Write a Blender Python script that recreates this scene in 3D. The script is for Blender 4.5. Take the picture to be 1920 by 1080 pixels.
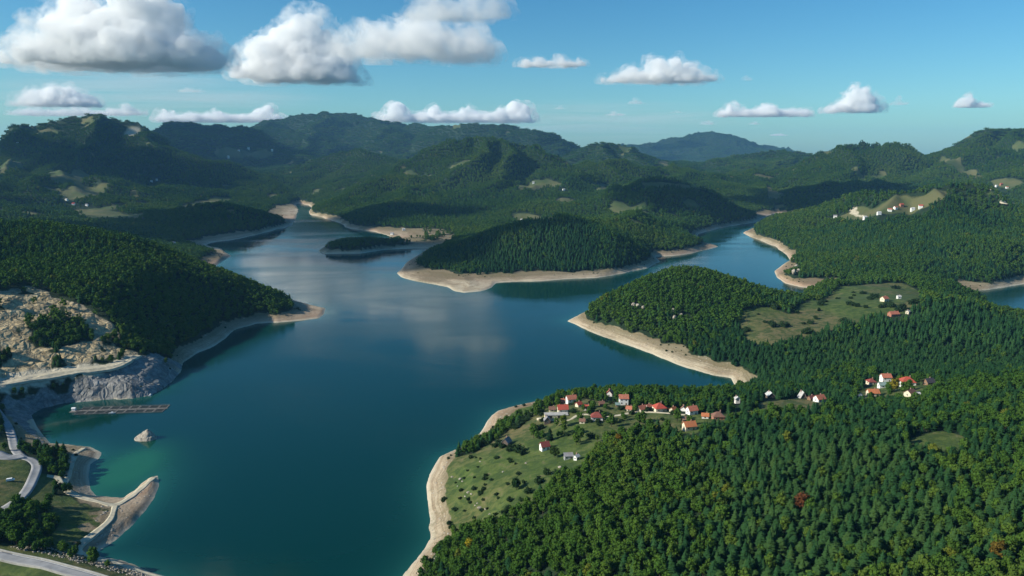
import bpy, bmesh, math, random
import numpy as np
from mathutils import Vector, Matrix

for o in list(bpy.data.objects):
    bpy.data.objects.remove(o)
SC = bpy.context.scene
COL = SC.collection
R = math.radians
rng = np.random.default_rng(7)
random.seed(7)

# ------------------------------------------------------------------ camera
CAM_H = 260.0            # metres above the water
FPX = 1371.0             # focal length in pixels of the 1920 px frame
PITCH = R(10.3)
cd = bpy.data.cameras.new('camera')
cd.sensor_width = 36.0
cd.lens = 36.0 * FPX / 1920.0
cd.clip_start = 1.0
cd.clip_end = 120000.0
cam = bpy.data.objects.new('camera', cd)
COL.objects.link(cam)
cam.location = (0, 0, CAM_H)
cam.rotation_euler = (R(90) - PITCH, 0, 0)
SC.camera = cam

# ------------------------------------------------------------------ light
SUN_EL = R(30)
SUN_AZ = R(-104)         # compass-like: 0 = +Y, negative = left; -104 is left and a little behind
sun_dir = Vector((math.sin(SUN_AZ) * math.cos(SUN_EL), math.cos(SUN_AZ) * math.cos(SUN_EL), math.sin(SUN_EL)))
W = bpy.data.worlds.new('World')
SC.world = W
W.use_nodes = True
wn = W.node_tree
wn.nodes.clear()
sky = wn.nodes.new('ShaderNodeTexSky')
sky.sky_type = 'NISHITA'
sky.sun_disc = False
sky.sun_elevation = SUN_EL
sky.sun_rotation = SUN_AZ
sky.altitude = 600
sky.air_density = 1.0
sky.dust_density = 1.2
sky.ozone_density = 1.8
tint = wn.nodes.new('ShaderNodeMix'); tint.data_type = 'RGBA'; tint.blend_type = 'MULTIPLY'
tint.inputs[0].default_value = 1.0
tint.inputs[7].default_value = (0.62, 0.98, 1.03, 1)
bg = wn.nodes.new('ShaderNodeBackground'); bg.inputs[1].default_value = 0.09
wo = wn.nodes.new('ShaderNodeOutputWorld')
hs = wn.nodes.new('ShaderNodeHueSaturation'); hs.inputs['Saturation'].default_value = 1.35
wn.links.new(sky.outputs[0], hs.inputs['Color'])
wn.links.new(hs.outputs[0], tint.inputs[6])
wn.links.new(tint.outputs[2], bg.inputs[0])
wn.links.new(bg.outputs[0], wo.inputs[0])
sl = bpy.data.lights.new('sun', 'SUN')
sl.energy = 5.0
sl.angle = R(0.5)
sl.color = (1.0, 0.93, 0.80)
so = bpy.data.objects.new('sun', sl)
COL.objects.link(so)
so.rotation_euler = (-sun_dir).to_track_quat('-Z', 'Y').to_euler()

SC.view_settings.view_transform = 'Standard'
SC.view_settings.look = 'None'
SC.view_settings.exposure = 0.42
SC.view_settings.gamma = 1.0
SC.view_settings.use_curve_mapping = False
SC.render.engine = 'CYCLES'
cy = SC.cycles
cy.use_denoising = True
cy.max_bounces = 10
cy.diffuse_bounces = 2
cy.glossy_bounces = 2
cy.transmission_bounces = 2
cy.volume_bounces = 9
cy.transparent_max_bounces = 8
cy.use_fast_gi = False
cy.volume_step_rate = 0.5

# ------------------------------------------------------------------ numeric helpers
cp, sp = math.cos(PITCH), math.sin(PITCH)

def ray(px, py):
    a = (px - 960.0) / FPX
    b = (540.0 - py) / FPX
    return a, cp + b * sp, -sp + b * cp

def atY(px, py, Y):
    a, dy, dz = ray(px, py)
    t = Y / dy
    return (a * t, Y, CAM_H + dz * t)

def atZ(px, py, z):
    a, dy, dz = ray(px, py)
    t = (z - CAM_H) / dz
    return (a * t, dy * t, z)

def hash2(ix, iy, seed):
    h = (ix.astype(np.int64) * 374761393 + iy.astype(np.int64) * 668265263 + seed * 1442695041) & 0xFFFFFFFF
    h = ((h ^ (h >> 13)) * 1274126177) & 0xFFFFFFFF
    h = h ^ (h >> 16)
    return h

def perlin(x, y, seed=0):
    x = np.asarray(x, dtype=np.float64); y = np.asarray(y, dtype=np.float64)
    ix = np.floor(x); iy = np.floor(y)
    fx = x - ix; fy = y - iy
    ix = ix.astype(np.int64); iy = iy.astype(np.int64)
    u = fx * fx * fx * (fx * (fx * 6 - 15) + 10)
    v = fy * fy * fy * (fy * (fy * 6 - 15) + 10)
    def g(jx, jy, dx, dy):
        a = hash2(jx, jy, seed).astype(np.float64) * (2 * math.pi / 4294967296.0)
        return np.cos(a) * dx + np.sin(a) * dy
    n00 = g(ix, iy, fx, fy); n10 = g(ix + 1, iy, fx - 1, fy)
    n01 = g(ix, iy + 1, fx, fy - 1); n11 = g(ix + 1, iy + 1, fx - 1, fy - 1)
    return ((n00 * (1 - u) + n10 * u) * (1 - v) + (n01 * (1 - u) + n11 * u) * v) * 1.5

def fbm(x, y, seed=0, octv=4, ridged=False):
    s = 0.0; a = 1.0; t = 0.0
    for i in range(octv):
        n = perlin(x * 2 ** i, y * 2 ** i, seed + 17 * i)
        if ridged:
            n = 1 - 2 * np.abs(n)
        s = s + a * n; t += a; a *= 0.5
    return s / t

def sstep(a, b, x):
    t = np.clip((x - a) / (b - a), 0, 1)
    return t * t * (3 - 2 * t)

def seg_dist(x, y, pts, closed=True):
    """distance from points to a polyline (numpy arrays, flat)"""
    n = len(pts)
    best = np.full(x.shape, 1e18, dtype=np.float32)
    x = x.astype(np.float32); y = y.astype(np.float32)
    for i in range(n if closed else n - 1):
        ax, ay = pts[i][:2]; bx, by = pts[(i + 1) % n][:2]
        dx, dy = bx - ax, by - ay
        L = dx * dx + dy * dy + 1e-9
        t = ((x - ax) * (dx / L) + (y - ay) * (dy / L))
        np.clip(t, 0, 1, out=t)
        ex = x - ax - t * dx; ey = y - ay - t * dy
        np.minimum(best, ex * ex + ey * ey, out=best)
    return np.sqrt(best)

def inside(x, y, pts):
    c = np.zeros(x.shape, dtype=bool)
    n = len(pts)
    for i in range(n):
        ax, ay = pts[i][:2]; bx, by = pts[(i + 1) % n][:2]
        if ay == by:
            continue
        k = ((ay > y) != (by > y)) & (x < (bx - ax) * (y - ay) / (by - ay) + ax)
        c ^= k
    return c

# ------------------------------------------------------------------ the shore line, as a plan on the water level
SHORE_PX = [
 # right bank of the main basin, coming up from the dam side
 (760,1300),(735,1180),(745,1110),(755,1082),(774,1059),(788,1040),(803,1017),(806,999),(804,971),(799,932),(797,911),(804,890),(813,872),
 (822,857),(851,844),(876,837),(890,834),(895,820),(908,802),(922,779),(936,770),(971,760),(999,754),(1027,748),(1060,742),
 (1100,738),(1160,738),(1220,739),(1290,740),(1345,738),(1372,733),(1381,724),(1372,708),
 # wooded peninsula
 (1340,703),(1290,690),(1240,672),(1190,652),(1140,634),(1100,618),(1075,608),(1060,602),(1075,594),(1105,582),(1160,562),
 (1250,548),(1350,553),(1430,561),(1468,566),(1482,562),(1500,556),(1540,548),(1566,541),
 # right arm
 (1545,542),(1500,538),(1475,531),(1460,521),(1455,509),(1468,498),(1484,488),(1478,478),(1460,466),(1440,457),(1420,449),
 (1400,441),(1394,437),(1408,430),(1440,420),(1478,412),(1492,407),(1480,401),(1455,399),(1440,404),(1428,411),(1414,417),
 (1380,422),(1340,430),(1312,437),(1303,446),(1300,452),(1345,462),(1330,466),(1300,474),(1262,480),(1232,481),
 # island-like headland
 (1240,491),(1215,503),(1180,510),(1150,516),(1120,520),(1060,524),(1000,528),(960,528),(930,530),(922,539),(900,546),(870,549),
 (850,545),(838,538),(810,533),(775,527),(750,520),(743,512),(752,503),(760,492),(772,484),(785,476),(806,466),
 # flat islet spit
 (768,466),(722,468),(676,475),(610,476),(597,471),(612,463),(650,456),(700,452),(735,446),(726,441),(700,434),(655,428),
 # far inlet
 (630,415),(605,408),(582,402),(580,396),(586,390),(576,384),(560,381),(553,384),(560,392),(556,402),(554,412),(547,421),(533,427),
 (500,435),(467,443),(433,450),(395,455),(385,460),(417,467),(437,480),(417,490),(396,505),(420,520),(470,540),(530,560),(575,570),
 # left headland
 (610,578),(607,590),(598,597),(550,602),(483,607),(443,618),(423,635),(393,653),(367,664),(343,680),(337,697),(322,714),(302,731),
 (280,742),(247,747),(200,747),(167,752),(117,757),(77,765),(57,778),(67,800),(80,820),(93,835),(117,833),(150,835),(170,838),
 (187,850),(183,860),(170,870),(167,893),(171,918),(181,930),(207,934),(233,935),(253,920),(266,906),(280,896),(297,891),(299,911),(287,937),
 (273,957),(247,983),(213,1013),(190,1030),(177,1040),(200,1047),(233,1055),(267,1067),(300,1079),(380,1108),(500,1150),(620,1220),(700,1300)]
SHORE = [atZ(px, py, 0)[:2] for px, py in SHORE_PX]
ARM_PX = [(1798,549),(1830,545),(1870,540),(1920,532),(2060,515),(2200,520),(2150,580),(2000,615),(1930,602),(1870,580)]
ARM = [atZ(px, py, 0)[:2] for px, py in ARM_PX]

# ------------------------------------------------------------------ height control points
CP = []
def cY(Y, *pp):
    for px, py in pp:
        q = atY(px, py, Y); CP.append((q[0], q[1], q[2] + 10))
def cZ(*pp):
    for px, py, z in pp: CP.append(atZ(px, py, z))
def cPY(*pp):
    for px, py, Y in pp: CP.append(atY(px, py, Y))
# foreground plateau and hamlet
cZ((1050,768,36),(1170,752,40),(1100,745,32),(1240,768,46),(1290,772,48),(1350,782,51),(1300,748,42),(1400,755,46),(1540,752,50),
   (1440,748,47),(1640,738,52),(1700,722,52),(1800,724,60),(1020,842,36),(950,832,27),(880,880,19),(900,950,24),(860,930,15),
   (930,1000,34),(850,1040,19),(1000,900,40),(1000,1080,48),(1200,1080,62),(1400,1080,72),(1600,1080,80),(1900,1080,85),
   (1200,900,58),(1400,900,68),(1600,900,75),(1900,900,85),(1250,820,55),(1750,820,76),(1500,800,64),(1900,760,78),
   (2200,1000,100),(2200,700,90),(1000,1300,45),(1900,1500,95),(1400,1500,75),(2600,1000,120),(840,950,12),(835,900,12))
# hill of conifers behind the hamlet
cPY((1430,662,850),(1700,685,780),(1790,562,1010),(1860,585,990),(1920,612,970),(1700,588,985),(1620,610,950),(1550,650,880),(1900,690,770),
    (1480,695,780),(2100,600,1000),(2300,560,1200))
# meadow saddle
cZ((1500,600,35),(1600,560,44),(1420,600,36),(1660,560,50),(1540,620,36),(1440,640,30))
# wooded peninsula
cPY((1260,506,1200),(1400,540,1140),(1440,574,1060),(1180,535,1185),(1120,572,1160),(1330,515,1190),(1390,620,950),(1300,600,1020),(1180,590,1060))
# left headland and quarry
cPY((550,574,1230),(500,553,1190),(433,527,1170),(350,492,1180),(240,450,1180),(100,427,1180),(0,418,1200),(-200,400,1150),
    (200,505,1040),(50,485,1060),(300,565,960),(400,572,1020),(480,572,1100),(200,600,885),(80,560,895),(0,540,885),(250,625,880),(-200,520,900))
cZ((100,690,31),(150,690,30),(240,662,32),(60,697,31),(0,712,30),(200,705,27),(260,682,24),(300,678,20),(100,722,27),(0,740,22),
   (-100,700,40),(0,780,17),(40,850,17),(70,880,17),(20,930,17),(0,960,17),(100,870,13),(60,960,15),(140,960,10),(100,890,9),(140,940,8),
   (215,948,5),(280,903,4),(200,990,6),(150,1030,6),(0,1042,18),(170,1087,18),(80,1062,18),(0,1085,14),(100,1000,10),(30,800,10),(130,850,9),
   (-200,760,45),(-200,650,75),(-300,1000,25),(-200,1200,6),(300,1250,14),(150,850,5),(450,1160,18),(130,905,7))
# left middle distance
cPY((350,472,1880),(300,452,2050),(420,380,2650),(470,388,2650),(500,402,2650),(540,414,2850),(380,390,2640),(300,402,2600),(230,402,2720),
    (150,362,3100),(50,345,3000),(0,315,3200),(100,325,3400),(300,348,3500),(400,345,3800),(300,270,4400),(230,285,4300),(400,292,4400),
    (450,312,4300),(500,342,4200),(540,368,4000),(440,287,5500),(520,322,5000),(600,292,5000),(690,262,5000),(150,425,1900),(0,420,1900),(-300,330,3000),(-300,400,2000))
# centre
cPY((610,378,3250),(680,338,3500),(760,303,3800),(830,264,4000),(650,418,2740),(700,385,2900),(780,345,3200),(870,294,3600),(920,256,3900),
    (870,256,4050),(1010,275,4000),(1050,292,3900),(900,400,2750),(1000,347,3300),(1080,352,3300),(1000,382,2900),(1130,352,3200),(720,345,3700),(700,400,2720))
cZ((1500,516,32),(1540,527,32),(1478,502,28),(1580,532,34),(1440,446,22),(1492,470,30),(1415,432,20),(1460,452,24),(1860,528,34),(1910,518,34),(1820,536,30),(1520,562,16),(1490,572,13))
cPY((622,459,1990),(655,450,2000),(690,449,2015),(720,452,2025),(748,453,2060),(775,455,2080))
cZ((385,471,16),(400,477,12),(350,466,22))
cZ((770,432,7),(830,442,6),(850,412,25),(800,455,5))
# headland
cPY((900,475,1700),(950,434,1760),(1050,405,1900),(1150,432,1780),(1200,464,1680),(1000,494,1620),(1180,497,1600),(800,498,1640),(1100,454,1730),
    (860,505,1600),(1200,390,2150),(1300,403,2350),(1400,388,2700),(1250,347,2750),(1240,335,2900),(1350,354,2900),(1430,392,2850),
    (1300,312,4200),(1150,302,4300),(1400,322,4500),(1450,352,4200))
# right
cPY((1560,338,3500),(1470,377,3400),(1640,346,3500),(1560,302,4000),(1750,312,3800),(1850,322,3600),(1880,347,3300),(1920,377,3000),(1800,292,4000),
    (1480,397,2650),(1550,376,2400),(1620,360,2250),(1700,350,2150),(1770,341,2100),(1830,350,2080),(1920,388,2050),
    (1600,482,1600),(1700,432,1820),(1750,382,1980),(1880,452,1600),(1900,502,1480),(1650,420,1950),(1560,450,1900),(1520,480,1750),(1700,520,1380),(1800,480,1600),
    (2100,350,2500),(2300,300,3000))
# skyline
cY(4700, (-100,275),(0,257),(60,237),(130,218),(190,213),(240,222),(265,230))
cY(6200, (290,228),(330,226),(380,236),(420,238),(460,232))
cY(8200, (500,228),(560,217),(615,208),(660,213),(720,227),(790,236))
cY(6800, (840,238),(890,230),(940,232),(990,242),(1035,250),(1062,268),(1080,274))
cY(5500, (1090,275),(1120,267),(1160,273),(1200,283))
cY(12500, (1150,272),(1200,272),(1260,260),(1290,251),(1330,244),(1370,252),(1410,265),(1440,278))
cY(6000, (1390,296),(1440,285),(1470,280),(1510,290),(1540,296))
cY(4300, (1540,289),(1600,270),(1650,260),(1700,259),(1735,275),(1758,296))
cY(4500, (1772,286),(1795,266),(1820,247),(1850,241),(1890,245),(1920,249),(2000,262),(2200,240))
for X, Y, Z in ((-9000,9000,330),(-6000,6000,300),(-4000,3500,230),(-3000,1500,170),(9000,9000,330),(6000,5000,330),(4000,2500,200),(2500,1200,150),
                (-3000,12000,420),(0,12000,300),(8000,14000,380),(-6000,20000,420),(0,20000,330),(9000,20000,380),(3000,8500,260),(1500,8500,240),(-1500,700,200),(1500,500,130)):
    CP.append((X, Y, Z))

cPY((1758,302,4100),(1760,300,4800),(1750,298,4500))
# valleys between the ridges
cv = [(100,1550,60),(250,1550,45),(-100,1600,80),(300,3900,95),(420,4050,80),(150,3800,190),(350,5050,190),(480,4700,120),(100,5700,260),(250,5600,240),(330,7200,300),
      (600,6500,230),(700,6300,220),(800,5300,180),(900,5200,170),(1000,5100,170),(1080,4700,150),(640,4300,120),(720,4400,150),(1200,7500,190),(1350,7500,170),
      (1300,9800,180),(1000,9500,230),(1500,8200,180),(1420,5000,100),(1500,4800,120),(1530,3050,18),(1600,3050,35),(1680,3050,45),(1500,3800,70),(1620,3900,110),(1700,3950,150),(1800,3100,90),
      (1650,5600,200),(1800,5800,220),(1200,3400,110),(1130,3500,100),(1100,2250,45),(980,2250,30),(1180,2500,60),(1300,3300,60),(1760,2600,75),(1850,2550,60),(1650,2650,45),(1560,2800,25),(1250,5000,130),(1330,3700,90),(660,3050,25),(720,3250,70),(820,3400,110),(1050,2600,40),(900,3050,60),(560,4400,60),(600,4600,110)]
for px, Y, z in cv:
    CP.append(((px - 960) / FPX * Y, Y, z))

def resample(pts, step_fn):
    out = []
    n = len(pts)
    for i in range(n):
        a = np.array(pts[i]); b = np.array(pts[(i + 1) % n])
        L = np.linalg.norm(b - a); k = max(1, int(L / step_fn(a)))
        for j in range(k):
            out.append(tuple(a + (b - a) * j / k))
    return out
shore_cp = resample(SHORE, lambda a: max(45, 0.06 * np.linalg.norm(a))) + resample(ARM, lambda a: 90)
keep = []
for p in shore_cp:
    if all((p[0] - q[0]) ** 2 + (p[1] - q[1]) ** 2 > (0.02 * np.hypot(*p)) ** 2 for q in keep):
        keep.append(p)
CPA = np.array(CP + [(p[0], p[1], 2.0) for p in keep])
# drop coincident
sel = []
for i, p in enumerate(CPA):
    if all(np.hypot(*(p[:2] - CPA[j, :2])) > 4 for j in sel):
        sel.append(i)
CPA = CPA[sel]
n = len(CPA)
D = np.hypot(CPA[:, None, 0] - CPA[None, :, 0], CPA[:, None, 1] - CPA[None, :, 1]) / 1000.0
A = np.zeros((n + 3, n + 3))
A[:n, :n] = D - np.eye(n) * 0.004 * np.maximum(np.hypot(CPA[:, 0], CPA[:, 1]) / 1000.0, .3)
A[:n, n] = 1; A[:n, n + 1] = CPA[:, 0] / 1000; A[:n, n + 2] = CPA[:, 1] / 1000
A[n:, :n] = A[:n, n:].T
wgt = np.linalg.solve(A, np.concatenate([CPA[:, 2], [0, 0, 0]]))

def rbf(x, y):
    x = (x / 1000).astype(np.float32); y = (y / 1000).astype(np.float32)
    out = (wgt[n] + wgt[n + 1] * x + wgt[n + 2] * y).astype(np.float32)
    for i in range(n):
        out += np.float32(wgt[i]) * np.sqrt((x - np.float32(CPA[i, 0] / 1000)) ** 2 + (y - np.float32(CPA[i, 1] / 1000)) ** 2)
    return out

# ------------------------------------------------------------------ terrain grid (fan of rings, finer near by)
NA, NR = 960, 760
AZ0, AZ1 = R(-50), R(50)
R0, R1 = 130.0, 21000.0
az = np.linspace(AZ0, AZ1, NA)
lr = np.linspace(math.log(R0), math.log(R1), NR)
def polar_grid(azv, lrv):
    rr = np.exp(lrv)[:, None]
    return rr * np.sin(azv)[None, :], rr * np.cos(azv)[None, :]
GX, GY = polar_grid(az, lr)
# the smooth part on a half-resolution grid
azh, lrh = np.linspace(AZ0, AZ1, NA // 2), np.linspace(lr[0], lr[-1], NR // 2)
hx, hy = polar_grid(azh, lrh)
ZB_h = rbf(hx.ravel(), hy.ravel()).reshape(hx.shape)

def bilinear(grid, fi, fj):
    ni, nj = grid.shape
    fi = np.clip(fi, 0, ni - 1.001); fj = np.clip(fj, 0, nj - 1.001)
    i = fi.astype(int); j = fj.astype(int)
    u = fi - i; v = fj - j
    return (grid[i, j] * (1 - u) * (1 - v) + grid[i + 1, j] * u * (1 - v) + grid[i, j + 1] * (1 - u) * v + grid[i + 1, j + 1] * u * v)
def smooth(g, k):
    for _ in range(k):
        p = np.pad(g, 1, mode='edge')
        g = (p[1:-1, 1:-1] * 2 + p[:-2, 1:-1] + p[2:, 1:-1] + p[1:-1, :-2] + p[1:-1, 2:]) / 6
    return g
ZB_h = smooth(ZB_h, 3)
II, JJ = np.meshgrid(np.arange(NR), np.arange(NA), indexing='ij')
ZB = bilinear(ZB_h, II * (len(lrh) - 1) / (NR - 1), JJ * (len(azh) - 1) / (NA - 1))
GR = np.hypot(GX, GY)
# signed distance to the shore (positive on land); far rings need none
dist = np.full(GX.shape, 9999.0, dtype=np.float32)
far = GR[:, 0] < 5200
fx, fy = GX[far].ravel(), GY[far].ravel()
d = np.minimum(seg_dist(fx, fy, SHORE), seg_dist(fx, fy, ARM))
wet = inside(fx, fy, SHORE) | inside(fx, fy, ARM)
dist[far] = np.where(wet, -d, d).reshape(GX[far].shape)
wob = np.clip(GR * 0.006, 3.0, 13)
DW = dist + wob * fbm(GX / (wob * 7), GY / (wob * 7), 5, 4)
# steep bank places: (px, py, radius m, slope)
SLOPE = 0.5 + 0.15 * np.clip((GR - 1200) / 1200, 0, 1)
for px, py, rad, s in ((200,746,70,2.2),(270,738,50,2.2),(110,757,50,0.8),(330,705,45,1.3),(65,790,50,.45),(1500,537,130,0.9),(1460,515,80,0.8),
                       (1480,480,90,.7),(1240,672,180,0.46),(1385,715,40,.6),(640,468,170,1.0),(1860,541,120,.8),(650,428,150,.7),(590,400,150,.8),
                       (250,970,40,.45),(280,1070,60,.55)):
    X0, Y0, _ = atZ(px, py, 0)
    g = np.exp(-((GX - X0) ** 2 + (GY - Y0) ** 2) / (2 * (rad * .7) ** 2))
    SLOPE = SLOPE * (1 - g) + s * g
SLOPE = SLOPE * (1 + 0.35 * fbm(GX / 60, GY / 60, 21, 3))
amp_far = np.clip((ZB - 35) / 160, 0, 1) * np.clip((GR - 1300) / 2500, 0, 1)
wx_ = GX + 160 * perlin(GX / 700, GY / 700, 3); wy_ = GY + 160 * perlin(GX / 700, GY / 700, 4)
spur = .62 * fbm(wx_ / 900, wy_ / 900, 11, 4, ridged=True) + .38 * fbm(wx_ / 340, wy_ / 340, 14, 3, ridged=True)
amp_far = amp_far * (1 - .45 * sstep(4200, 5200, GR))
small = fbm(GX / 90, GY / 90, 33, 4)
RIDGES = [
 [(1060,300,3800),(1010,275,4000),(920,256,3900),(870,256,4050),(830,264,4000),(760,268,4500),(690,262,5000),(600,292,5000),(520,322,5000)],
 [(830,264,4000),(760,303,3800),(680,338,3500),(610,378,3250)], [(760,268,4500),(700,310,4200),(640,345,3900),(590,372,3750)],
 [(900,256,3950),(870,294,3600),(780,345,3200),(700,385,2900),(650,418,2740)], [(960,258,3950),(940,310,3500),(910,350,3200),(890,385,2950)],
 [(1010,275,4000),(1050,320,3600),(1080,352,3300)], [(230,285,4300),(300,270,4400),(400,292,4400),(450,312,4300),(500,342,4200),(540,368,4000)],
 [(0,257,4700),(60,237,4700),(130,218,4700),(190,213,4700),(240,222,4700),(265,230,4700),(300,270,4400)], [(190,213,4700),(140,265,4200),(100,325,3400),(50,345,3000)],
 [(60,237,4700),(20,290,3900),(0,315,3200)], [(265,230,4700),(330,226,6200),(380,236,6200),(460,232,6200),(500,228,8200)],
 [(500,228,8200),(560,217,8200),(615,208,8200),(660,213,8200),(720,227,8200),(790,236,8200)], [(615,208,8200),(580,250,7000),(560,285,6000)], [(720,227,8200),(720,255,6800),(700,275,5800)],
 [(790,236,8200),(840,238,6800),(890,230,6800),(940,232,6800),(990,242,6800),(1035,250,6800),(1062,268,6800),(1080,274,6800)],
 [(1090,275,5500),(1120,267,5500),(1160,273,5500),(1200,283,5500),(1300,312,4200)], [(1120,267,5500),(1150,302,4300),(1200,330,3400),(1240,335,2900)],
 [(1240,335,2900),(1350,354,2900),(1430,392,2850)], [(1250,347,2750),(1200,390,2150),(1150,432,1780)], [(1390,296,6000),(1440,285,6000),(1470,280,6000),(1510,290,6000),(1540,296,6000)],
 [(1470,280,6000),(1420,322,4700),(1390,350,4000)], [(1540,293,4300),(1600,278,4300),(1650,269,4300),(1700,268,4300),(1740,279,4300)],
 [(1600,278,4300),(1560,302,4000),(1500,340,3700),(1465,372,3450)], [(1700,268,4300),(1660,310,3900),(1640,346,3500),(1560,338,3500),(1500,355,3450),(1468,379,3400)],
 [(1772,286,4500),(1795,266,4500),(1820,247,4500),(1850,241,4500),(1890,245,4500),(1920,249,4500),(2000,262,4500)], [(1850,241,4500),(1800,292,4000),(1750,312,3800)], [(1920,249,4500),(1900,300,3900),(1880,347,3300)],
 [(1480,397,2650),(1550,376,2400),(1620,360,2250),(1700,350,2150),(1770,341,2100),(1830,350,2080),(1920,388,2050)], [(1700,350,2150),(1670,400,1980),(1600,450,1780)], [(1770,341,2100),(1800,420,1800),(1800,480,1600)], [(1870,365,2070),(1880,452,1600)],
 [(1150,275,12500),(1260,260,12500),(1330,244,12500),(1410,265,12500),(1480,285,12500)], [(420,380,2650),(470,388,2650),(540,414,2850)], [(150,362,3100),(300,402,2600),(420,380,2650)],
 [(860,500,1600),(950,434,1760),(1050,405,1900),(1200,390,2150)],
]
sel_r = GR[:, 0] > 1700
rx, ry = GX[sel_r], GY[sel_r]
jx = rx + np.clip(GR[sel_r] * .02, 20, 90) * perlin(rx / 380, ry / 380, 61) * 2; jy = ry + np.clip(GR[sel_r] * .02, 20, 90) * perlin(rx / 380, ry / 380, 62) * 2
dr = np.full(rx.size, 1e9, dtype=np.float32)
for rg in RIDGES:
    dr = np.minimum(dr, seg_dist(jx.ravel(), jy.ravel(), [atY(*q)[:2] for q in rg], False))
dr = dr.reshape(rx.shape)
CARVE = np.zeros(GX.shape)
Lr = np.clip(GR[sel_r] * .06, 140, 420)
CARVE[sel_r] = (1 - np.exp(-dr / Lr)) * np.clip((ZB[sel_r] - 25) * .82, 0, 280) * sstep(1750, 2300, GR[sel_r])
gully = np.zeros(GX.shape)
gully[sel_r] = sstep(40, 200, dr) * fbm(jx / 420, jy / 420, 66, 2, ridged=True) * 55 * sstep(1900, 2800, GR[sel_r]) * np.clip((ZB[sel_r] - 40) / 80, 0, 1)
ZB = ZB - CARVE + gully
amp_far = amp_far * .28
ZB = ZB + 17 * fbm(GX / 250, GY / 250, 68, 3) * np.clip((ZB - 25) / 40, 0, 1) * sstep(1100, 1500, GR) * (1 - .5 * sstep(2500, 3500, GR)) + 6 * fbm(GX / 130, GY / 130, 69, 2) * np.clip((ZB - 30) / 30, 0, 1) * (GR < 1100)
ZT = ZB + amp_far * (spur - .25) * 190 + small * np.clip(GR / 900, .5, 5) * 2.2 * np.clip((ZB - 8) / 20, 0.1, 1)
lo = np.clip(0.10 * DW, 0, 13)
hi = np.where(DW < 28, DW * SLOPE, 28 * SLOPE + (DW - 28) * np.maximum(SLOPE, .75))
land = np.minimum(np.maximum(ZT, lo), hi)
Z = np.where(DW > 0, land, np.maximum(DW * 0.35, -14))

def height(x, y):
    x = np.asarray(x, dtype=np.float64); y = np.asarray(y, dtype=np.float64)
    fi = (np.log(np.maximum(np.hypot(x, y), 1)) - lr[0]) / (lr[-1] - lr[0]) * (NR - 1)
    fj = (np.arctan2(x, y) - AZ0) / (AZ1 - AZ0) * (NA - 1)
    return bilinear(Z, fi, fj)
def sample(grid, x, y):
    fi = (np.log(np.maximum(np.hypot(x, y), 1)) - lr[0]) / (lr[-1] - lr[0]) * (NR - 1)
    fj = (np.arctan2(x, y) - AZ0) / (AZ1 - AZ0) * (NA - 1)
    return bilinear(grid, fi, fj)

TS = np.exp(np.linspace(math.log(150), math.log(18000), 2600))
def ground(px, py):
    """where the line of sight through a spot of the photograph meets the ground"""
    a, dy, dz = ray(px, py)
    h = CAM_H + dz * TS - height(a * TS, dy * TS)
    k = np.nonzero(h < 0)[0]
    i = k[0] if len(k) else len(TS) - 1
    t = TS[i]
    if i > 0 and len(k):
        t = TS[i - 1] + (TS[i] - TS[i - 1]) * h[i - 1] / (h[i - 1] - h[i])
    x, y = a * t, dy * t
    return np.array((x, y, float(height(x, y))))
def gpoly(pp):
    return [tuple(ground(px, py)[:2]) for px, py in pp]

def poly_mask(pp, soft, wobble=1.0, seed=3):
    """0..1 field on the terrain grid: 1 inside the plan outline, softened over `soft` metres"""
    P = gpoly(pp)
    xs = [p[0] for p in P]; ys = [p[1] for p in P]
    m = np.zeros(GX.shape)
    w = (GX > min(xs) - soft * 2) & (GX < max(xs) + soft * 2) & (GY > min(ys) - soft * 2) & (GY < max(ys) + soft * 2)
    if not w.any():
        return m
    x, y = GX[w], GY[w]
    d = seg_dist(x, y, P)
    d = np.where(inside(x, y, P), d, -d) + wobble * soft * fbm(x / (soft * 2.5), y / (soft * 2.5), seed, 3)
    m[w] = sstep(-soft * .5, soft * .5, d)
    return m

# ------------------------------------------------------------------ land cover
QUARRY = poly_mask([(-60,545),(0,545),(60,535),(120,560),(190,592),(238,632),(252,664),(170,680),(60,697),(-60,715)], 10)
QWOOD = poly_mask([(58,603),(110,592),(160,600),(178,636),(120,648),(50,640)], 7)
CLIFF = poly_mask([(-60,748),(60,738),(150,714),(225,694),(290,664),(345,684),(332,712),(290,747),(200,754),(100,764),(50,790),(90,838),(40,800),(0,765)], 7)
QBRUSH = sstep(.12, .3, fbm(GX / 38, GY / 38, 73, 4))      # brush that has taken hold on the faces
rockm = np.clip(np.maximum(QUARRY * (1 - QWOOD) * (1 - .9 * QBRUSH), CLIFF * (1 - .5 * QBRUSH)), 0, 1)
rr_ = .6 * fbm(GX / 70, GY / 70, 71, 3, ridged=True) + .4 * fbm(GX / 18, GY / 34, 72, 4)
TH = 11.0
zq = (Z + 3 * fbm(GX / 40, GY / 40, 75, 3)) / TH; fq = zq - np.floor(zq)
zter = (np.floor(zq) + sstep(.45, 1.0, fq)) * TH
Z = Z + (zter - Z) * np.clip(QUARRY * (1 - CLIFF) * 1.0, 0, 1) * .6 * (Z > 33)
BN0 = poly_mask([(-60,708),(0,700),(60,693),(110,684),(200,678),(245,664),(268,667),(236,692),(180,705),(120,717),(60,727),(0,741),(-60,748)], 8)
Z = Z * (1 - BN0) + (28 + 2 * fbm(GX / 60, GY / 60, 76, 2)) * BN0
Z = np.where(DW > 0, np.maximum(Z + rockm * (rr_ - .1) * 4.5 * (1 - BN0) * np.clip((Z - 3) / 12, 0, 1), .15 + 0 * Z), Z)
BENCH = poly_mask([(-60,712),(0,705),(60,697),(110,688),(200,682),(245,666),(264,667),(232,690),(180,702),(120,714),(60,724),(0,738),(-60,745)], 6)

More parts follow.
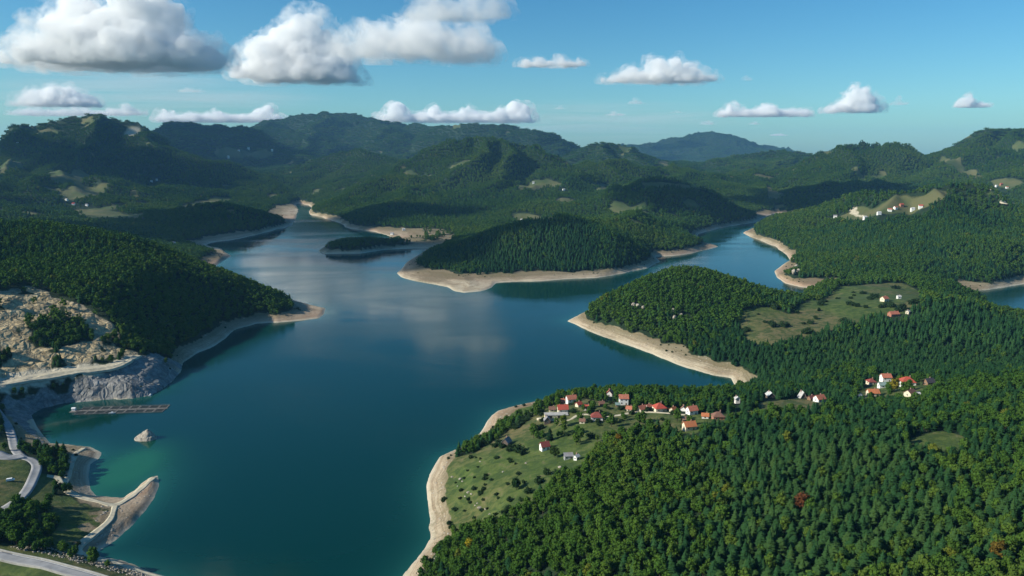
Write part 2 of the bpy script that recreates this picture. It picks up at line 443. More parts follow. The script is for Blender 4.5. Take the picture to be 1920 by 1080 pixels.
MEADOWS = [
 [(1385,612),(1395,580),(1440,574),(1478,588),(1512,566),(1560,549),(1620,534),(1690,531),(1722,545),(1730,568),(1690,592),(1640,592),(1600,607),(1540,624),(1500,640),(1440,650),(1408,648)],
 [(846,860),(890,850),(960,804),(1000,776),(1060,752),(1130,752),(1180,760),(1250,778),(1300,778),(1360,776),(1440,764),(1455,770),(1445,779),(1350,790),(1300,816),(1225,806),(1190,816),(1112,838),(1098,862),(1066,888),(980,960),(925,985),(880,996),(832,1005),(822,950),(826,890)],
 [(1225,747),(1250,742),(1290,744),(1285,750),(1235,752)],
 [(1420,760),(1470,748),(1530,750),(1552,758),(1545,768),(1480,778),(1430,778)],
 [(1700,822),(1760,809),(1808,818),(1806,846),(1750,850),(1706,842)],
 [(1602,738),(1640,716),(1720,708),(1770,712),(1790,724),(1730,738),(1700,748),(1640,752),(1612,758)],
 [(900,780),(1000,757),(1030,752),(1010,768),(960,790),(905,820)],
 [(-60,800),(0,800),(15,850),(50,862),(58,900),(30,940),(-60,965)], [(-60,1022),(0,1022),(100,1036),(200,1068),(330,1100),(330,1180),(-60,1120)],
 [(50,905),(75,888),(110,893),(104,945),(62,955),(40,938)], [(100,925),(160,950),(180,975),(140,1015),(90,1020),(110,985)],
]
MEAD = np.zeros(GX.shape)
for k, pp in enumerate(MEADOWS):
    MEAD = np.maximum(MEAD, poly_mask(pp, 9, .8, 40 + k))
FIELDS = [  # far clearings and hay fields
 [(90,320),(150,316),(175,330),(150,348),(100,345)], [(135,335),(200,345),(190,362),(140,368)], [(110,365),(160,355),(195,352),(185,372),(120,380)],
 [(140,395),(200,392),(270,400),(265,412),(190,416),(150,408)], [(340,385),(372,378),(425,368),(440,374),(380,384),(350,392)],
 [(228,250),(240,236),(262,234),(266,246),(250,256),(230,258)], [(0,310),(40,306),(50,322),(0,330)], [(400,284),(470,286),(520,290),(470,297),(410,296)],
 [(965,350),(1000,338),(1035,335),(1060,345),(1020,352),(975,360)], [(1120,345),(1140,345),(1138,360),(1124,362)], [(1160,394),(1200,396),(1222,410),(1180,402)],
 [(1200,345),(1300,350),(1290,357),(1210,352)], [(1560,410),(1598,392),(1640,388),(1700,370),(1778,362),(1774,376),(1720,396),(1640,404),(1600,415)],
 [(1762,288),(1780,300),(1830,325),(1850,335),(1820,335),(1770,305)], [(1860,340),(1900,335),(1920,345),(1890,358)], [(1860,362),(1880,370),(1920,392),(1905,392)],
 [(960,400),(1010,404),(1050,412),(1000,415)], [(1440,350),(1470,365),(1455,378),(1440,372)], [(840,236),(860,234),(864,239),(845,240)],
]
FLD = np.zeros(GX.shape)
for k, pp in enumerate(FIELDS):
    FLD = np.maximum(FLD, poly_mask(pp, 30, .9, 60 + k))
clr = fbm(GX / 150, GY / 150, 81, 3) + .35 * fbm(GX / 700, GY / 700, 82, 2)
FLD = np.maximum(FLD, sstep(.36, .44, clr) * sstep(1900, 2200, GR) * (1 - sstep(6000, 7500, GR)) * (Z > 22))
FLAT = poly_mask([(730,450),(770,432),(800,424),(845,430),(850,446),(830,462),(760,470)], 40, 1.6) * (1 - sstep(-.05, .25, fbm(GX / 70, GY / 40, 79, 3)))
SCAR = np.maximum(poly_mask([(1592,402),(1594,388),(1606,388),(1612,400),(1632,404),(1620,408)], 10), poly_mask([(228,250),(240,236),(262,234),(266,246),(250,256),(230,258)], 40))
LOWLEFT = poly_mask([(88,888),(150,838),(190,840),(190,900),(180,925),(240,930),(300,885),(305,920),(200,1035),(320,1085),(250,1100),(120,1050),(120,1000),(170,960),(110,920)], 8)

level = 10.5 - 3.0 * (1 - sstep(550, 800, GR)) + 3.5 * fbm(GX / 120, GY / 120, 91, 4) + 4.0 * fbm(GX / 28, GY / 28, 92, 3) + np.clip(GR - 1500, 0, 2500) / 2500 * 2
BARE = (1 - sstep(level - 1.5, level + 1.0, Z)) * (dist < 400)
BARE = np.maximum(BARE, FLAT)
LLB = poly_mask([(92,905),(120,925),(165,947),(206,956),(190,985),(140,1018),(146,1040),(60,1015),(80,960)], 8)
LLN = sstep(-.15, .15, fbm(GX / 16, GY / 16, 94, 4))
BARE = BARE * (1 - LLB * LLN); MEAD = np.maximum(MEAD, LLB * LLN)
GREENTIP = np.clip(fbm(GX / 45, GY / 45, 77, 3) * 2, 0, 1)

# slope for forest / rock
slope_i = np.gradient(Z, axis=0) / np.maximum(np.gradient(GR, axis=0), .1)

def new_mesh(name, v, f):
    me = bpy.data.meshes.new(name)
    me.vertices.add(len(v)); me.vertices.foreach_set('co', np.asarray(v, dtype=np.float32).ravel())
    f = np.asarray(f, dtype=np.int32)
    k = f.shape[1]
    me.loops.add(f.size); me.loops.foreach_set('vertex_index', f.ravel())
    me.polygons.add(len(f)); me.polygons.foreach_set('loop_start', np.arange(0, f.size, k, dtype=np.int32))
    me.polygons.foreach_set('loop_total', np.full(len(f), k, dtype=np.int32))
    me.update(calc_edges=True)
    return me
def attr(me, name, vals, kind='FLOAT'):
    a = me.attributes.new(name, kind, 'POINT')
    key = {'FLOAT': 'value', 'INT': 'value', 'FLOAT_VECTOR': 'vector', 'FLOAT_COLOR': 'color'}[kind]
    a.data.foreach_set(key, np.asarray(vals).ravel())
def grid_faces(nr, na):
    i = np.arange(nr - 1)[:, None] * na + np.arange(na - 1)[None, :]
    i = i.ravel()
    return np.stack([i, i + 1, i + na + 1, i + na], 1)[:, ::-1]
def link(o, parent=None):
    COL.objects.link(o)
    if parent is not None:
        o.parent = parent
    return o
def tag(o, label=None, cat=None, group=None, kind=None):
    if label: o['label'] = label
    if cat: o['category'] = cat
    if group: o['group'] = group
    if kind: o['kind'] = kind
    return o

# ------------------------------------------------------------------ material helpers
class NT:
    def __init__(s, name):
        s.m = bpy.data.materials.new(name); s.m.use_nodes = True
        s.t = s.m.node_tree; s.t.nodes.clear()
        s.out = s.t.nodes.new('ShaderNodeOutputMaterial')
    def n(s, typ, **kw):
        nd = s.t.nodes.new('ShaderNode' + typ)
        for k, v in kw.items(): setattr(nd, k, v)
        return nd
    def l(s, a, b): s.t.links.new(a, b)
    def val(s, sock, v):
        if hasattr(v, 'is_linked') or hasattr(v, 'links'): s.l(v, sock)
        else: sock.default_value = v
    def mix(s, fac, a, b, blend='MIX'):
        nd = s.n('Mix', data_type='RGBA', blend_type=blend)
        s.val(nd.inputs[0], fac); s.val(nd.inputs[6], a); s.val(nd.inputs[7], b)
        return nd.outputs[2]
    def noise(s, scale, detail=4, vec=None, rough=.55, dist=0.0):
        nd = s.n('TexNoise'); nd.inputs['Scale'].default_value = scale; nd.inputs['Detail'].default_value = detail
        nd.inputs['Roughness'].default_value = rough; nd.inputs['Distortion'].default_value = dist
        if vec is not None: s.l(vec, nd.inputs['Vector'])
        return nd.outputs[0]
    def ramp(s, fac, stops):
        nd = s.n('ValToRGB')
        e = nd.color_ramp.elements
        while len(e) < len(stops): e.new(.5)
        for el, (p, c) in zip(e, stops):
            el.position = p; el.color = c if len(c) == 4 else (*c, 1)
        s.val(nd.inputs[0], fac)
        return nd.outputs[0]
    def math(s, op, a, b=0.0, c=0.0, clamp=False):
        nd = s.n('Math', operation=op, use_clamp=clamp)
        s.val(nd.inputs[0], a); s.val(nd.inputs[1], b); s.val(nd.inputs[2], c)
        return nd.outputs[0]
    def maprange(s, v, a, b, c=0.0, d=1.0):
        nd = s.n('MapRange'); s.val(nd.inputs[0], v)
        for i, q in enumerate((a, b, c, d)): nd.inputs[i + 1].default_value = q
        return nd.outputs[0]
    def attr(s, name):
        return s.n('Attribute', attribute_name=name)
    def bump(s, h, strength=.5, distance=1.0):
        nd = s.n('Bump'); nd.inputs['Strength'].default_value = strength; nd.inputs['Distance'].default_value = distance
        s.l(h, nd.inputs['Height'])
        return nd.outputs[0]
    def bsdf(s, color, rough=.8, spec=.3, normal=None, **kw):
        b = s.n('BsdfPrincipled')
        s.val(b.inputs['Base Color'], color); s.val(b.inputs['Roughness'], rough); s.val(b.inputs['Specular IOR Level'], spec)
        if normal is not None: s.l(normal, b.inputs['Normal'])
        for k, v in kw.items(): s.val(b.inputs[k], v)
        s.l(b.outputs[0], s.out.inputs[0])
        return b
def rgb(r, g, b): return (r, g, b, 1)

_plain = {}
def plain(name, c, rough=.7, var=.25, scale=.6, spec=.3):
    """painted / plastered / tiled surface with wear"""
    if name in _plain: return _plain[name]
    t = NT(name)
    geo = t.n('NewGeometry')
    nz = t.noise(scale, 5, geo.outputs['Position'])
    col = t.mix(t.maprange(nz, .3, .75), rgb(*[q * (1 - var) for q in c]), rgb(*[min(1, q * (1 + var * .5)) for q in c]))
    t.bsdf(col, rough, spec)
    _plain[name] = t.m
    return t.m

# ------------------------------------------------------------------ terrain object
t = NT('terrain_ground')
geo = t.n('NewGeometry'); P = geo.outputs['Position']
c1 = t.attr('cover'); sepc = t.n('SeparateColor'); t.l(c1.outputs['Color'], sepc.inputs[0])
bare, mead, rock = sepc.outputs[0], sepc.outputs[1], sepc.outputs[2]
c2 = t.attr('cover_b'); sepd = t.n('SeparateColor'); t.l(c2.outputs['Color'], sepd.inputs[0])
dirt, field, tipg = sepd.outputs[0], sepd.outputs[1], sepd.outputs[2]
n_s = t.noise(.35, 6, P, .65); n_m = t.noise(.045, 5, P); n_l = t.noise(.008, 4, P); n_xl = t.noise(.0022, 4, P)
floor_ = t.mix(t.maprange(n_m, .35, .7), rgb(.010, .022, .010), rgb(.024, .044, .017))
g_green = t.mix(t.maprange(n_m, .35, .65), rgb(.055, .090, .020), rgb(.090, .122, .030))
g_brown = t.mix(t.maprange(n_s, .35, .65), rgb(.105, .095, .038), rgb(.150, .132, .058))
grass = t.mix(t.maprange(n_l, .45, .60), g_green, g_brown)
n_p = t.noise(.11, 6, P, .7, .6)
grass = t.mix(t.maprange(n_p, .45, .56, 0, .85), grass, rgb(.036, .064, .017))
grass = t.mix(t.maprange(n_p, .42, .34, 0, .6), grass, rgb(.15, .125, .07))
# drawdown banks: strand lines follow the height
sx = t.n('SeparateXYZ'); t.l(P, sx.inputs[0])
zz = t.math('ADD', sx.outputs[2], t.math('MULTIPLY', n_m, 2.2))
comb = t.n('CombineXYZ'); t.l(t.math('MULTIPLY', zz, 1.0), comb.inputs[2]); 
t.l(t.math('MULTIPLY', sx.outputs[0], .012), comb.inputs[0]); t.l(t.math('MULTIPLY', sx.outputs[1], .012), comb.inputs[1])
strand = t.noise(.62, 5, comb.outputs[0], .75)
sand = t.ramp(strand, [(.3, (.19, .145, .095)), (.45, (.33, .265, .175)), (.55, (.48, .41, .29)), (.70, (.24, .175, .115))])
sand = t.mix(t.maprange(n_xl, .45, .6), sand, t.mix(.6, sand, rgb(.30, .17, .11)))
sand = t.mix(t.maprange(n_l, .48, .62, 0, .65), sand, rgb(.22, .155, .10))
sand = t.mix(t.math('MULTIPLY', t.maprange(n_s, .5, .72), .55), sand, rgb(.17, .14, .105))
wetl = t.maprange(zz, .9, 3.2)
sand = t.mix(wetl, t.mix(.3, rgb(.56, .51, .39), sand), sand)
sand = t.mix(t.math('MULTIPLY', t.maprange(t.math('ADD', zz, t.math('MULTIPLY', n_s, 6.0)), 7.5, 12.0), .7), sand, rgb(.13, .11, .055))
sand = t.mix(t.math('MULTIPLY', t.maprange(n_l, .5, .62), t.maprange(n_s, .42, .6, 0, .7)), sand, rgb(.12, .115, .05))
vor = t.n('TexVoronoi', feature='DISTANCE_TO_EDGE'); vor.inputs['Scale'].default_value = .11
mp = t.n('Mapping'); mp.inputs['Scale'].default_value = (1, 1, .55); t.l(P, mp.inputs[0])
addv = t.n('VectorMath', operation='ADD'); t.l(mp.outputs[0], addv.inputs[0])
nv = t.n('TexNoise'); nv.inputs['Scale'].default_value = .12; t.l(P, nv.inputs['Vector'])
sc_ = t.n('VectorMath', operation='SCALE'); t.l(nv.outputs[1], sc_.inputs[0]); sc_.inputs[3].default_value = 9
t.l(sc_.outputs[0], addv.inputs[1]); t.l(addv.outputs[0], vor.inputs['Vector'])
rk = t.ramp(t.noise(.12, 7, addv.outputs[0], .7), [(.3, (.085, .088, .088)), (.5, (.20, .20, .19)), (.68, (.32, .31, .29))])
rk_y = t.ramp(t.noise(.10, 7, addv.outputs[0], .7), [(.3, (.13, .10, .055)), (.5, (.37, .29, .165)), (.7, (.56, .46, .28))])
ochre = t.attr('ochre')
rk = t.mix(ochre.outputs['Fac'], rk, rk_y)
rk = t.mix(t.maprange(vor.outputs[0], 0, .04, .55, 0), rk, rgb(.05, .05, .05))
dirtc = t.mix(t.maprange(n_s, .35, .7), rgb(.40, .35, .25), rgb(.56, .51, .39))
def soft(m, w=.25):   # break the edge of a cover with fine noise
    return t.maprange(t.math('ADD', m, t.math('MULTIPLY', t.math('SUBTRACT', n_s, .5), w * 2)), .35, .65)
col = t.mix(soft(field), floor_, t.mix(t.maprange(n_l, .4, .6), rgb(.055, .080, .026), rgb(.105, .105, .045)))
col = t.mix(soft(mead), col, grass)
col = t.mix(soft(bare), col, sand)
col = t.mix(soft(rock), col, rk)
col = t.mix(soft(dirt), col, dirtc)
rocky_h = t.math('MULTIPLY', vor.outputs[0], rock)
hgt = t.math('ADD', t.math('MULTIPLY', n_s, 1.0), t.math('MULTIPLY', rocky_h, 6.0))
t.bsdf(col, .9, .15, t.bump(hgt, .6, 1.2))
M_TERRAIN = t.m

tv = np.stack([GX.ravel(), GY.ravel(), Z.ravel()], 1)
me = new_mesh('terrain', tv, grid_faces(NR, NA))
one = np.ones(GX.size)
ROCK = np.clip(np.maximum(rockm, 0), 0, 1)
dirt_m = np.clip(np.maximum(BENCH, SCAR * .62), 0, 1)
attr(me, 'cover', np.stack([BARE.ravel(), MEAD.ravel(), ROCK.ravel(), one], 1), 'FLOAT_COLOR')
attr(me, 'cover_b', np.stack([dirt_m.ravel(), FLD.ravel(), GREENTIP.ravel(), one], 1), 'FLOAT_COLOR')
attr(me, 'ochre', (QUARRY * (1 - CLIFF)).ravel())
me.polygons.foreach_set('use_smooth', np.ones(len(me.polygons), dtype=bool))
me.materials.append(M_TERRAIN)
terrain = link(bpy.data.objects.new('terrain', me))
tag(terrain, 'wooded hills and meadows around the reservoir with pale drawdown banks', kind='structure')

# ------------------------------------------------------------------ lake
na2, nr2 = 500, 420
azw, lrw = np.linspace(AZ0, AZ1, na2), np.linspace(math.log(120), math.log(5300), nr2)
wx, wy = polar_grid(azw, lrw)
fx, fy = wx.ravel(), wy.ravel()
dw = np.minimum(seg_dist(fx, fy, SHORE), seg_dist(fx, fy, ARM))
ins = inside(fx, fy, SHORE) | inside(fx, fy, ARM)
sdw = np.where(ins, dw, -dw)
f = grid_faces(nr2, na2)
keepf = (sdw[f] > -np.maximum(40, np.hypot(fx, fy)[f] * .03)).any(axis=1)
f = f[keepf]
used = np.unique(f)
remap = np.full(len(fx), -1); remap[used] = np.arange(len(used))
me = new_mesh('lake', np.stack([fx, fy, np.zeros_like(fx)], 1)[used], remap[f])
shoal = np.exp(-np.clip(sdw, 0, 999) / (9 + np.hypot(fx, fy) * .006))
px0, py0, _ = atZ(250, 872, 0)
pool = np.exp(-(((fx - px0) / 22) ** 2 + ((fy - py0) / 40) ** 2))
px1, py1, _ = atZ(205, 900, 0)
pool2 = np.exp(-(((fx - px1) / 45) ** 2 + ((fy - py1) / 55) ** 2))
attr(me, 'shoal', shoal[used]); attr(me, 'pool', np.clip(pool + .5 * pool2, 0, 1)[used])
t = NT('lake_water')
geo = t.n('NewGeometry'); P = geo.outputs['Position']
sh = t.attr('shoal').outputs['Fac']; pl = t.attr('pool').outputs['Fac']
deep = rgb(.0002, .028, .0235)
colw = t.mix(t.math('MULTIPLY', sh, .55), deep, rgb(.015, .105, .085))
colw = t.mix(t.math('MULTIPLY', pl, .8), colw, rgb(.015, .12, .055))
mp = t.n('Mapping'); mp.inputs['Scale'].default_value = (.35, 1, 1); mp.inputs['Rotation'].default_value = (0, 0, R(20)); t.l(P, mp.inputs[0])
w1 = t.noise(.22, 3, mp.outputs[0], .6); w2 = t.noise(.0042, 3, mp.outputs[0], .55, 1.5)
b = t.n('Bump'); b.inputs['Distance'].default_value = .4; t.l(w1, b.inputs['Height'])
t.l(t.maprange(w2, .4, .62, 0.05, .34), b.inputs['Strength'])
t.bsdf(colw, t.maprange(w2, .38, .62, .06, .16), .36, b.outputs[0], IOR=1.33)
me.materials.append(t.m)
lake = link(bpy.data.objects.new('lake', me))
tag(lake, 'deep teal reservoir water winding between the hills', kind='structure')

# ------------------------------------------------------------------ air: closed box of haze round land, water and camera
bm = bmesh.new()
bmesh.ops.create_cube(bm, size=1.0)
me = bpy.data.meshes.new('haze'); bm.to_mesh(me); bm.free()
haze = link(bpy.data.objects.new('haze', me))
haze.scale = (36000, 23000, 1000)
haze.location = (0, 10500, 485)
t = NT('haze_air')
pv = t.n('VolumePrincipled')
pv.inputs['Color'].default_value = (.26, .60, 1.0, 1)
pv.inputs['Density'].default_value = 2.6e-5
pv.inputs['Anisotropy'].default_value = 0.0
t.l(pv.outputs[0], t.out.inputs[1])
me.materials.append(t.m)
tag(haze, 'thin blue haze that fades the far mountains', 'haze', kind='stuff')

# ------------------------------------------------------------------ clouds: closed puffy bodies of droplets, bases at one level
CLOUD_BASE = 1600.0
def hash3(ix, iy, iz, seed):
    h = (ix * 374761393 + iy * 668265263 + iz * 2147483647 + seed * 1442695041) & 0xFFFFFFFF
    h = ((h ^ (h >> 13)) * 1274126177) & 0xFFFFFFFF
    return (h ^ (h >> 16)).astype(np.float64) / 4294967296.0
def vnoise3(p, seed):
    i = np.floor(p).astype(np.int64); f = p - i; f = f * f * (3 - 2 * f)
    out = 0
    for dx in (0, 1):
        for dy in (0, 1):
            for dz in (0, 1):
                w = (f[:, 0] if dx else 1 - f[:, 0]) * (f[:, 1] if dy else 1 - f[:, 1]) * (f[:, 2] if dz else 1 - f[:, 2])
                out = out + w * hash3(i[:, 0] + dx, i[:, 1] + dy, i[:, 2] + dz, seed)
    return out
def billow3(p, seed, octv=3):
    s = 0; a = 1.0; tt = 0
    for o in range(octv):
        s = s + a * np.abs(2 * vnoise3(p * 2 ** o + 31.7 * o, seed + o) - 1); tt += a; a *= .55
    return s / tt

def cloud_material(name, dens, scale, lo_, hi_):
    t = NT(name)
    vs = t.n('VolumePrincipled')
    vs.inputs['Color'].default_value = (1, 1, 1, 1)
    vs.inputs['Anisotropy'].default_value = 0.0
    geo = t.n('NewGeometry')
    n1 = t.noise(scale, 6, geo.outputs['Position'], .66, .5)
    t.l(t.maprange(n1, lo_, hi_, 0.0, dens), vs.inputs['Density'])
    t.l(vs.outputs[0], t.out.inputs[1])
    return t.m
CM_THICK = cloud_material('cloud_thick', .0135, .0032, .40, .66)
CM_SOFT = cloud_material('cloud_soft', .0055, .0024, .42, .68)
t = NT('cloud_overhead'); vs = t.n('VolumePrincipled'); vs.inputs['Color'].default_value = (1, 1, 1, 1); vs.inputs['Density'].default_value = .018
t.l(vs.outputs[0], t.out.inputs[1]); CM_OVER = t.m
CM_FRINGE = cloud_material('cloud_fringe', .0042, .0042, .47, .70)
CM_THIN = cloud_material('cloud_wisp', .0035, .003, .40, .65)

def voxel(me0, size):
    ob = bpy.data.objects.new('tmp', me0); COL.objects.link(ob)
    md = ob.modifiers.new('r', 'REMESH'); md.mode = 'VOXEL'; md.voxel_size = size
    me = bpy.data.meshes.new_from_object(ob.evaluated_get(bpy.context.evaluated_depsgraph_get()))
    bpy.data.objects.remove(ob); bpy.data.meshes.remove(me0)
    return me
def make_cloud(x, y, base, Wd, Dp, Hh, seed, mat, label, lobes=None, puffs=46, vox=None, halo=True):
    """Wd x Dp x Hh metres; lobes = list of (u -1..1, relative height, relative width)"""
    rs = np.random.default_rng(seed)
    lobes = lobes or [(0, 1, .6), (-.5, .5, .5), (.5, .5, .5)]
    bm = bmesh.new()
    for k in range(puffs):
        u0, hr, wr = lobes[k % len(lobes)]
        a = rs.uniform(0, 2 * math.pi); q = math.sqrt(rs.uniform(0, 1))
        u = u0 + wr * q * math.cos(a); v = q * math.sin(a)
        env = max(.12, (1 - q * q)) * hr
        r = Hh * hr * rs.uniform(.12, .36) * (0.55 + .5 * (1 - q))
        r = min(r, Wd * .16)
        r = max(r, Hh * .10)
        zc = base + r * .5 + rs.uniform(0, 1) ** .8 * max(0, Hh * env - r * 1.5)
        m = Matrix.Translation((x + u * Wd * .5 * .85, y + v * Dp * .5 * .85, zc)) @ Matrix.Diagonal((r * rs.uniform(1.0, 1.6), r * rs.uniform(1, 1.5), r * rs.uniform(.8, 1.05), 1))
        bmesh.ops.create_icosphere(bm, subdivisions=2, radius=1.0, matrix=m)
    m = Matrix.Translation((x, y, base + Hh * .10)) @ Matrix.Diagonal((Wd * .38, Dp * .36, Hh * .13, 1))
    bmesh.ops.create_icosphere(bm, subdivisions=4, radius=1.0, matrix=m)
    me0 = bpy.data.meshes.new('tmp'); bm.to_mesh(me0); bm.free()
    vs_ = vox or max(Wd / 120, Hh / 50)
    me = voxel(me0, vs_)
    nv = len(me.vertices)
    co = np.empty(nv * 3, dtype=np.float32); me.vertices.foreach_get('co', co); co = co.reshape(-1, 3).astype(np.float64)
    no = np.empty(nv * 3, dtype=np.float32); me.vertex_normals.foreach_get('vector', no); no = no.reshape(-1, 3)
    sz = min(Hh, Wd * .4)
    b = billow3(co / (sz * .22), seed, 3)
    co = co + no * ((b - .30) * sz * .24 + sz * .05)[:, None]
    low = co[:, 2] < base
    co[low, 2] = base + (co[low, 2] - base) * .25 
    me.vertices.foreach_set('co', co.astype(np.float32).ravel())
    me.update()
    halo_src = me.copy() if halo else None
    me = voxel(me, vs_)
    me.polygons.foreach_set('use_smooth', np.ones(len(me.polygons), dtype=bool))
    me.update()
    cx, cy_, cz = co[:, 0].mean(), co[:, 1].mean(), base
    me.transform(Matrix.Translation((-cx, -cy_, -cz)))
    me.name = 'cloud'
    me.materials.clear(); me.materials.append(mat)
    o = link(bpy.data.objects.new('cloud', me)); o.location = (cx, cy_, cz)
    tag(o, label, 'cloud', 'clouds drifting over the reservoir')
    if halo:     # thin torn fringe round the dense body
        me2 = halo_src
        c2 = co - np.array((cx, cy_, cz)); hh = billow3(co / (sz * .6), seed + 5, 2)
        c2 = c2 + no * (sz * (.05 + .22 * hh))[:, None]
        c2[:, 2] = np.maximum(c2[:, 2], -.06 * sz)
        c2[:, 0] *= 1.06
        me2.vertices.foreach_set('co', c2.astype(np.float32).ravel()); me2.update(); me2 = voxel(me2, vs_ * 1.1); me2.name = 'fringe'
        me2.polygons.foreach_set('use_smooth', np.ones(len(me2.polygons), dtype=bool)); me2.materials.clear(); me2.materials.append(CM_FRINGE)
        link(bpy.data.objects.new('fringe', me2), o)
    return o
def sky_cloud(pxc, pyb, wpx, hpx, seed, mat, label, lobes=None, depth=.6, base=CLOUD_BASE, puffs=46):
    X, Y, Zb = atZ(pxc, pyb, base)
    dist_ = math.sqrt(X * X + Y * Y)
    k = dist_ / FPX
    Wd, Hh = wpx * k, hpx * k
    return make_cloud(X, Y + Wd * depth * .3, base, Wd, Wd * depth, Hh, seed, mat, label, lobes, puffs)
def shade_cloud(X, Y, Zg, Wd, Dp, seed, label, dens=None):
    """cloud overhead, out of the picture, whose shadow lies on the ground at X, Y"""
    k = (CLOUD_BASE + 80 - Zg) / sun_dir.z
    return make_cloud(X + sun_dir.x * k, Y + sun_dir.y * k, CLOUD_BASE, Wd, Dp, 420, seed, dens or CM_OVER, label, puffs=40, halo=False)

def veil(px, py, wpx, hpx, dist_, seed, dens, label):
    """thin high ice cloud far away: a flat lens of very low density"""
    X, Y, Zc = atY(px, py, dist_); k = dist_ / FPX
    bm = bmesh.new(); bmesh.ops.create_icosphere(bm, subdivisions=4, radius=1.0)
    me = bpy.data.meshes.new('cloud_veil'); bm.to_mesh(me); bm.free()
    t = NT('veil_%d' % seed); vs = t.n('VolumePrincipled'); vs.inputs['Color'].default_value = (1, 1, 1, 1)
    tc = t.n('TexCoord'); mp = t.n('Mapping'); mp.inputs['Scale'].default_value = (.8, .8, 2.2); mp.inputs['Location'].default_value = (seed, 0, 0)
    t.l(tc.outputs['Object'], mp.inputs[0])
    ln = t.n('VectorMath', operation='LENGTH'); t.l(tc.outputs['Object'], ln.inputs[0])
    edge = t.maprange(ln.outputs['Value'], 1.0, .35)
    t.l(t.math('MULTIPLY', edge, t.maprange(t.noise(1.6, 5, mp.outputs[0], .6, .8), .40, .72, 0, dens)), vs.inputs['Density'])
    t.l(vs.outputs[0], t.out.inputs[1]); me.materials.append(t.m)
    o = link(bpy.data.objects.new('cloud_veil', me)); o.location = (X, Y, Zc); o.scale = (wpx * k * .5, 5000, hpx * k * .5)
    tag(o, label, 'cloud')
sky_cloud(200, 112, 420, 140, 1, CM_THICK, 'largest bright cloud filling the upper left corner', [(-.35,.8,.5),(.25,.95,.55),(.0,1.1,.6),(-.75,.35,.3),(.3,.4,.3)], .5, puffs=80)
sky_cloud(545, 145, 265, 118, 2, CM_THICK, 'bright heaped cloud with grey underside, second from the upper left corner', [(0,1,.55),(-.5,.65,.45),(.45,.75,.45),(.2,1.05,.4)], .5, puffs=70)
sky_cloud(770, 100, 350, 130, 3, CM_SOFT, 'soft greyish cloud at the top edge left of centre', [(-.3,.7,.6),(.35,.9,.6),(.6,.4,.4)], .5, puffs=60)
sky_cloud(1035, 122, 150, 30, 4, CM_THICK, 'small flat elongated cloud left of the bright dome-shaped one', [(-.55,1,.4),(.2,.75,.5),(.7,.5,.3)], .5)
sky_cloud(1240, 150, 225, 56, 5, CM_THICK, 'bright dome-shaped cloud with flat base right of centre', [(.1,1,.45),(.5,.7,.4),(-.55,.45,.45),(.8,.25,.2),(.0,.9,.3)], .5, puffs=64)
sky_cloud(90, 196, 165, 40, 6, CM_THICK, 'low rounded cloud near the left edge above the mountain', [(0,1,.6),(.5,.6,.4),(-.5,.7,.4)], .5)
sky_cloud(850, 226, 310, 46, 7, CM_THICK, 'long low bank of small cumulus over the central ridge', [(-.75,1,.25),(-.3,.7,.3),(.2,.6,.3),(.55,.7,.3),(.9,.9,.15)], .4, puffs=70)
sky_cloud(1440, 216, 200, 34, 8, CM_THICK, 'low flat cloud left of the rounded white one over the blue mountain', [(-.6,.8,.3),(.05,1,.3),(.7,.5,.4)], .4)
sky_cloud(1612, 208, 120, 46, 9, CM_THICK, 'rounded white cloud low over the right hills', [(0,1,.5),(.4,.6,.4),(-.6,.4,.4)], .5)
sky_cloud(1830, 200, 66, 22, 10, CM_THICK, 'tiny white cloud alone near the right edge', [(-.3,1,.5),(.5,.4,.4)], .5)
sky_cloud(390, 226, 280, 34, 11, CM_THICK, 'pale low cloud strip behind the left ridge', [(-.6,.8,.4),(0,1,.4),(.7,.9,.3)], .4)
sky_cloud(230, 214, 90, 20, 12, CM_SOFT, 'small pale cloud touching the left mountain top', None, .4)
sky_cloud(500, 224, 60, 18, 13, CM_SOFT, 'small pale cloud behind the pass left of the high mountain', None, .4)
for k, (px, py, w, h, lab) in enumerate(((1155,216,52,10,'faint grey wisp of cloud above the blue mountain, left one'),(1268,211,28,6,'tiny grey wisp of cloud above the blue mountain, middle one'),
        (1192,194,36,13,'faint ragged wisp below the bright dome-shaped cloud'),(1326,233,30,12,'small ragged wisp of cloud just over the blue mountain'),
        (1415,233,24,8,'tiny wisp of cloud right of the blue mountain top'),(1462,254,40,7,'thin lowest wisp of cloud right of the blue mountain'),
        (1050,204,30,8,'tiny wisp of cloud right of the cumulus bank'),(1402,150,26,16,'faint wisp right of the bright dome-shaped cloud'),
        (355,172,60,12,'faint thin wisp over the left ridge'),(1690,196,40,14,'faint wisp right of the rounded white cloud'))):
    sky_cloud(px, py, w, h, 30 + k, CM_THIN, lab, None, .5, puffs=18)
veil(260, 178, 760, 110, 42000, 3, 1.6e-4, 'thin pale veil of high cloud over the left mountains')
veil(1120, 226, 620, 80, 46000, 8, 1.3e-4, 'thin pale veil of high cloud over the blue mountain')
sky_cloud(850, 28, 240, 60, 61, CM_SOFT, 'soft grey cloud cut by the top edge right of the heaped cloud', [(-.4,.8,.5),(.4,1,.5)], .5)
sky_cloud(120, 214, 240, 22, 62, CM_SOFT, 'long faint cloud strip resting on the left mountain', [(-.6,.8,.4),(0,1,.4),(.7,.9,.3)], .4)
